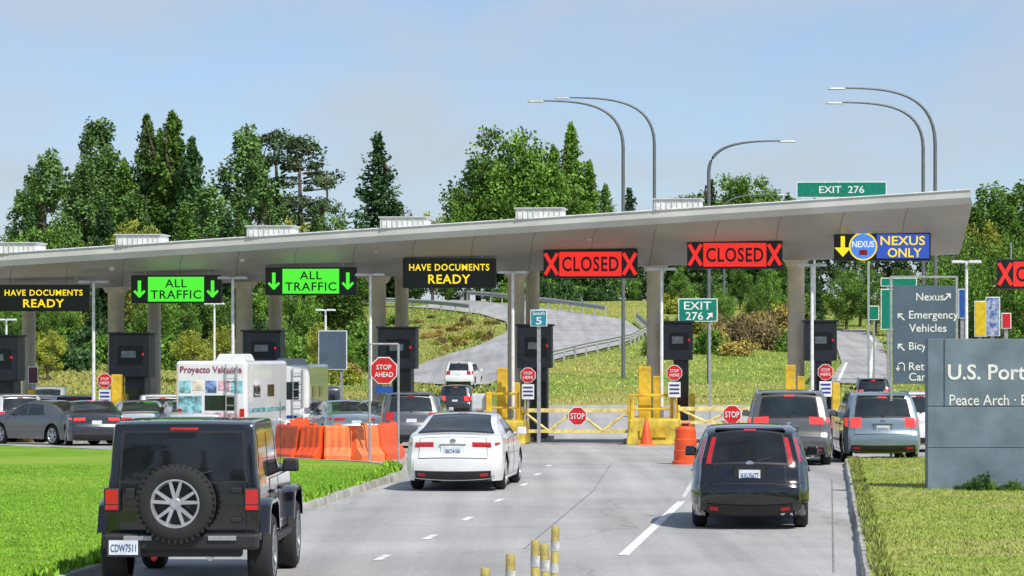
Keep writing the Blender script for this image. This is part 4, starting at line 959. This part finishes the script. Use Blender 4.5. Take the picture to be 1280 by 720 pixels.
def jersey(a,b,m,lab):
    c=(a+b)/2; L=(b-a).length*.95; rz=math.atan2(b.y-a.y,b.x-a.x)
    r=thing('plastic_barrier',lab,'barrier',(c.x,c.y,hz(c.x,c.y)+.13 if c.x<lerpt(LE,c.y) else hz(c.x,c.y)),rz,'water filled barriers along the lawn edge')
    mb=MB(); prof=[(-.3,0),(-.3,.18),(-.16,.36),(-.1,.84),(-.07,.9),(.07,.9),(.1,.84),(.16,.36),(.3,.18),(.3,0)]
    xs_=[-L/2,-L/2+.05]+[ -L/2+.05+(L-.1)*k/6 for k in range(1,6)]+[L/2-.05,L/2]
    rows=[[(x,p*(.9 if j in(0,len(xs_)-1) else 1)*(1 if (j%2 or p*p>.05) else .86),z) for p,z in prof] for j,x in enumerate(xs_)]
    mb.grid(rows); mb.add(rows[0],[tuple(range(10))]); mb.add(rows[-1],[tuple(range(10))]); part(r,'shell',mb,m,bevel=.015)
    mb=MB(); mb.box((0,0,.92),(.18,.1,.05)); mb.box((L/2-.02,0,.46),(.08,.1,.66)); part(r,'coupling',mb,m)
for i,(a,b) in enumerate([(0,1),(1,2),(2,3),(3,4),(4,5),(5,6)]):
    jersey(pts[a],pts[b],[ORG,ORG,ORG2,ORG2,ORG,ORG][i],'%s water filled plastic road barrier'%('bright orange' if i in(0,1,4,5) else 'faded orange'))
jersey(GP(338,80),GP(360,78),WHT,'white water filled plastic road barrier'); jersey(GP(362,80),GP(384,82),ORG,'bright orange water filled plastic road barrier')
for px,top,lean in((604,710,.02),(638,692,0.),(669,675,.0),(684,680,-.03),(692,658,.02)):
    Y=(CH-.9)*F/(top-HY); g=GP(px,Y)
    r=thing('delineator_post','worn yellow plastic delineator post with white band','bollard',g,0,'flexible delineator posts in the road')
    mb=MB(); mb.lathe([(.04,.02),(.04,.86),(.035,.9),(0,.9)],14,axis='z'); p_=part(r,'post',mb,mat('worn_yellow',(.5,.4,.12),.7,var=.4,scale=9),smooth=50); p_.rotation_euler=(0,lean,0)
    for z_ in(.45,.66): mb=MB(); mb.lathe([(.043,z_),(.043,z_+.1)],14,axis='z'); q_=part(r,'reflective_band',mb,mat('worn_white',(.5,.5,.48),.6,var=.3,scale=12),smooth=50); q_.rotation_euler=(0,lean,0)
    mb=MB(); mb.lathe([(.12,0),(.11,.03),(.05,.05)],16,axis='z'); part(r,'base',mb,PLA,smooth=40)

# ---------------------------------------------------------------- right signs
g=GP(1155,67.5); g.z+=.12; s=F/67.5
r=thing('direction_sign','slate direction board with white arrows between steel posts','sign',g,0)
zz=lambda py: W(1155,py,67.5).z-g.z
mb=MB()
for x in(-41,41): mb.box((x/s,.02,zz(345)/2),(.06,.06,zz(345)))
mb.box((0,.02,zz(346)),(82/s,.05,.05)); mb.box((0,.02,zz(574)),(82/s,.05,.05)); part(r,'frame',mb,GAL)
mb=MB(); mb.box((0,0,(zz(357)+zz(480))/2),(77/s,.06,zz(357)-zz(480))); part(r,'panel',mb,SLT)
def L_(t,px,py,h): text(r,t,((px-1155)/s,-.034,zz(py)),h/s,WHT,align='L',bold=.006)
L_('Nexus',1145,371,9.5); L_('Emergency',1136,395,13); L_('Vehicles',1136,410,10); L_('Bicycles',1136,434,12.5); L_('Return to',1136,458,10); L_('Canada',1136,471,10)
thin_arrow(r,((1184-1155)/s,-.034,zz(371)),12/s,math.pi/4,WHT)
for py in(396,434): thin_arrow(r,((1126-1155)/s,-.034,zz(py)),12/s,-math.pi/4,WHT)
mb=MB(); cx_,cz_=(1126-1155)/s,zz(458); k_=1/s
mb.tube([(cx_+4*k_,-.036,cz_-6*k_),(cx_+4*k_,-.036,cz_+1*k_),(cx_+3*k_,-.036,cz_+3.4*k_),(cx_,-.036,cz_+4.4*k_),(cx_-3*k_,-.036,cz_+3*k_),(cx_-4*k_,-.036,cz_),(cx_-4*k_,-.036,cz_-3*k_)],.8*k_,6)
mb.prism([(cx_-7*k_,cz_-2*k_),(cx_-4*k_,cz_-6*k_),(cx_-1*k_,cz_-2*k_)],-.04,.01); part(r,'turn_arrow',mb,WHT)
g=GP(1270,51); g.z+=.12; s=F/51
r=thing('port_sign','long slate monument sign reading U.S. Port of Entry','sign',g,0)
zz=lambda py: W(1270,py,51).z-g.z
XX=lambda px:(px-1270)/s
z1=zz(423)
for a_,b_ in((423,508),(508,560),(560,None)):
    mb=MB(); za=zz(a_); zb_=zz(b_) if b_ else 0; mb.box((XX(1300),.2,(za+zb_)/2),(280/s,.36,za-zb_-.012)); part(r,'wall_course',mb,SLT2,bevel=.008)
mb=MB(); mb.box((XX(1300),.2,z1/2),(279/s,.34,z1-.03)); part(r,'core',mb,DKM)
mb=MB(); mb.box((XX(1181),.012,(z1+zz(508))/2),(.012,.02,z1-zz(508)-.02)); part(r,'edge_strip',mb,SLT)
text(r,'U.S. Port of Entry',(XX(1185),.014,zz(468)),25.5/s,WHT,align='L',bold=.018)
text(r,'Peace Arch · Blaine',(XX(1187),.014,zz(500)),13.5/s,WHT,w=128/s,align='L',bold=.004)
random.seed(9)
for i in range(9):
    p=GP(1200+i*13,50.4+random.random()*.3); p.z+=.1
    shrub(p,'g' if i%2 else 'k',random.uniform(.18,.32),random.uniform(.15,.5 if i<4 else .3),False)
def gsign(px0,px1,py0,py1,Y,lines,name='exit_sign',label='green highway exit sign',posts=2,extra=None,arrow_at=None,m=GRN):
    pc=(px0+px1)/2; s=F/Y; g=GP(pc,Y); w=(px1-px0)/s; zt_=W(pc,py0,Y).z-g.z; zb_=W(pc,py1,Y).z-g.z
    r=thing(name,label,'road sign',g,-.05)
    mb=MB(); mb.box((0,0,(zt_+zb_)/2),(w,.05,zt_-zb_)); part(r,'border',mb,WHT); e=1.2/s
    mb=MB(); mb.box((0,-.03,(zt_+zb_)/2),(w-2*e,.02,zt_-zb_-2*e)); part(r,'panel',mb,m)
    for x in((-.3,.3) if posts==2 else (0,)): mb=MB(); mb.box((x*w,.08,zt_/2),(.12,.1,zt_)); part(r,'post',mb,GAL)
    for t,px,py,h,wd in lines: text(r,t,((px-pc)/s,-.045,W(px,py,Y).z-g.z),h/s,WHT,w=wd/s if wd else None,bold=.008)
    if arrow_at: arrow(r,((arrow_at[0]-pc)/s,-.045,W(pc,arrow_at[1],Y).z-g.z),arrow_at[2]/s,math.radians(40),WHT,wd=.1)
gsign(996,1108,227,247,152,[('EXIT  276',1052,237,9,56)],label='wide green EXIT 276 sign above the canopy roof')
gsign(848,897,373,402,140,[('EXIT',872,382,10,34),('276',868,395,10,22)],arrow_at=(887,395,11),label='green EXIT 276 sign with slanting arrow')
gsign(663,684,387,408,92,[('South',673.5,391.5,4.5,15),('5',673.5,401,9,7)],name='route_sign',label='small green and blue route 5 marker sign',posts=1,m=mat('route_teal',(.02,.24,.3),.4))
gsign(1101,1146,347,358,170,[],label='teal green highway guide sign beyond the lanes')
gsign(1101,1120,361,412,165,[],label='teal green road sign beyond the lanes',posts=1)
gsign(1086,1099,382,400,168,[],label='small green road sign on the slope',posts=1)
gsign(1198,1208,361,398,100,[],name='blue_sign',label='narrow blue information sign on a post',posts=1,m=mat('sign_blue',(.02,.09,.35),.4))
gsign(1232,1250,371,420,95,[],name='information_board',label='white and blue information board on a post',posts=1,m=mat('board_print',(.6,.65,.7),.5,var=.2,scale=9,col2=(.05,.12,.4)))
gsign(1218,1233,376,421,96,[],name='yellow_board',label='narrow yellow marker board on a post',posts=1,m=mat('board_yellow',(.7,.5,.02),.5))
gsign(1252,1264,391,411,95,[],name='red_sign',label='small red and white sign on a post',posts=1,m=RED)
gsign(398,434,413,462,118,[],name='blank_sign_board',label='dark grey blank board on two posts',posts=2,m=SLT)
gsign(35,48,458,480,100,[],name='lane_marker_board',label='maroon lane marker board on a post',posts=1,m=mat('maroon',(.12,.03,.05),.6))
def hlamp(px,tip,tipy,curvey,Y,label='tall grey highway lamp with a long curved arm'):
    g=GP(px,Y); s=F/Y; tz=W(px,tipy,Y).z-g.z; cz=W(px,curvey,Y).z-g.z; tx=(tip-px)/s
    r=thing('highway_lamp',label,'street lamp',g,0,'tall curved highway lamps')
    pts=[(0,0,0),(0,0,cz*.5),(0,0,cz)]
    for k in range(1,15):
        t=k/14; pts.append((tx*t**1.9,0,cz+(tz-cz)*(1-(1-t)**2.6)))
    mb=MB(); n=len(pts); mb.tube(pts,[.12-.08*i/n for i in range(n)],8); part(r,'pole',mb,mat('lamp_grey',(.16,.17,.18),.5,.3),smooth=60)
    mb=MB(); mb.box((tx,0,tz-.03),(1.1,.35,.14),top=.7); part(r,'lamp_head',mb,GAL,bevel=.03)
hlamp(779,670,126,185,175); hlamp(818,703,122,180,190); hlamp(886,984,176,215,170); hlamp(1154,1043,128,185,175); hlamp(1169,1046,110,180,165); hlamp(905,978,243,262,260)
def rail(P,label,h=.75,post=.14,m=GAL):
    pts=[]
    for a,b in zip(P[:-1],P[1:]):
        n=max(1,int((b-a).length/2.6)); pts+=[a.lerp(b,i/n) for i in range(n)]
    pts.append(P[-1]); base=pts[0]
    r=thing('guard_rail',label,'guard rail',base,0)
    rows=[]
    for i,p in enumerate(pts):
        z=hz(p.x,p.y); t=(pts[min(i+1,len(pts)-1)]-pts[max(0,i-1)]); t.z=0; t.normalize(); n_=Vector((t.y,-t.x,0))
        o=p-base; o.z=z-base.z
        rows.append([o+n_*a_+Vector((0,0,c_)) for a_,c_ in((.0,h-.42),(.08,h-.31),(.0,h-.21),(.08,h-.1),(.0,h))])
        mb=MB(); mb.box(o+Vector((0,0,h/2-.04)),(post,post,h-.08)); part(r,'post',mb,RAILM)
    m2=MB(); m2.grid(rows); part(r,'rail',m2,m)
RAILM=mat('rail_steel',(.42,.43,.44),.5,.2)
rail([g_+Vector((0,-.6,0)) for g_ in gb[:34:3]],'grey steel guard rail along the upper ramp edge',h=1.1,m=RAILM)
rail([g_+Vector((.8,0,0)) for g_ in gb[36:58:3]],'grey steel guard rail below the ramp curve',h=.85,m=RAILM)
rail([g_+Vector((0,-1.0,0)) for g_ in ga[4:26:3]],'grey steel guard rail along the inner ramp edge',h=.95,m=RAILM)
rail([g_+Vector((-1,0,0)) for g_ in ga2[::8]],'grey steel guard rail beside the rising road',h=.8,m=RAILM)

# ---------------------------------------------------------------- light, sky, camera
el,azx,azy=math.radians(50),.64,-.77
sd=Vector((azx*math.cos(el),azy*math.cos(el),math.sin(el))).normalized()
ld=bpy.data.lights.new('sun','SUN'); ld.energy=4.5; ld.angle=math.radians(.53); ld.color=(1,.95,.87)
lo=bpy.data.objects.new('sun',ld); COL.objects.link(lo); lo.rotation_euler=sd.to_track_quat('Z','Y').to_euler(); lo.location=(0,0,60)
w=bpy.data.worlds.new('World'); sc.world=w; w.use_nodes=True; N=w.node_tree.nodes; L=w.node_tree.links; bg=N['Background']
sky=N.new('ShaderNodeTexSky'); sky.sky_type='NISHITA'; sky.sun_disc=False; sky.sun_elevation=el; sky.sun_rotation=math.atan2(azx,azy); sky.air_density=1.; sky.dust_density=.4; sky.ozone_density=3.
tint=N.new('ShaderNodeVectorMath'); tint.operation='MULTIPLY'; tint.inputs[1].default_value=(.80,.86,1.04); L.new(sky.outputs[0],tint.inputs[0])
tc=N.new('ShaderNodeTexCoord'); mp=N.new('ShaderNodeMapping'); mp.inputs['Scale'].default_value=(7,7,19); mp.inputs['Location'].default_value=(1.4,.1,.6)
L.new(tc.outputs['Generated'],mp.inputs['Vector']); nz=N.new('ShaderNodeTexNoise'); nz.inputs['Scale'].default_value=1.3; nz.inputs['Detail'].default_value=10; nz.inputs['Roughness'].default_value=.54; nz.inputs['Distortion'].default_value=.5
L.new(mp.outputs[0],nz.inputs['Vector']); rp=N.new('ShaderNodeValToRGB'); rp.color_ramp.elements[0].position=.34; rp.color_ramp.elements[0].color=(.12,.12,.12,1); rp.color_ramp.elements[1].position=.66; rp.color_ramp.elements[1].color=(.85,.85,.85,1)
L.new(nz.outputs['Fac'],rp.inputs['Fac']); mx=N.new('ShaderNodeMix'); mx.data_type='RGBA'; L.new(rp.outputs['Color'],mx.inputs['Factor'])
L.new(tint.outputs[0],mx.inputs['A']); mx.inputs['B'].default_value=(4.1,4.75,5.4,1)
L.new(mx.outputs['Result'],bg.inputs['Color']); bg.inputs['Strength'].default_value=.13
cd=bpy.data.cameras.new('Camera'); cam=bpy.data.objects.new('Camera',cd); COL.objects.link(cam); cam.location=(0,0,CH); cam.rotation_euler=(math.pi/2,0,0)
cd.sensor_width=36; cd.lens=36*F/1280; cd.shift_y=85/1280.; cd.clip_end=9000; cd.clip_start=.5; sc.camera=cam
sc.view_settings.view_transform='Standard'; sc.view_settings.look='None'; sc.view_settings.exposure=0
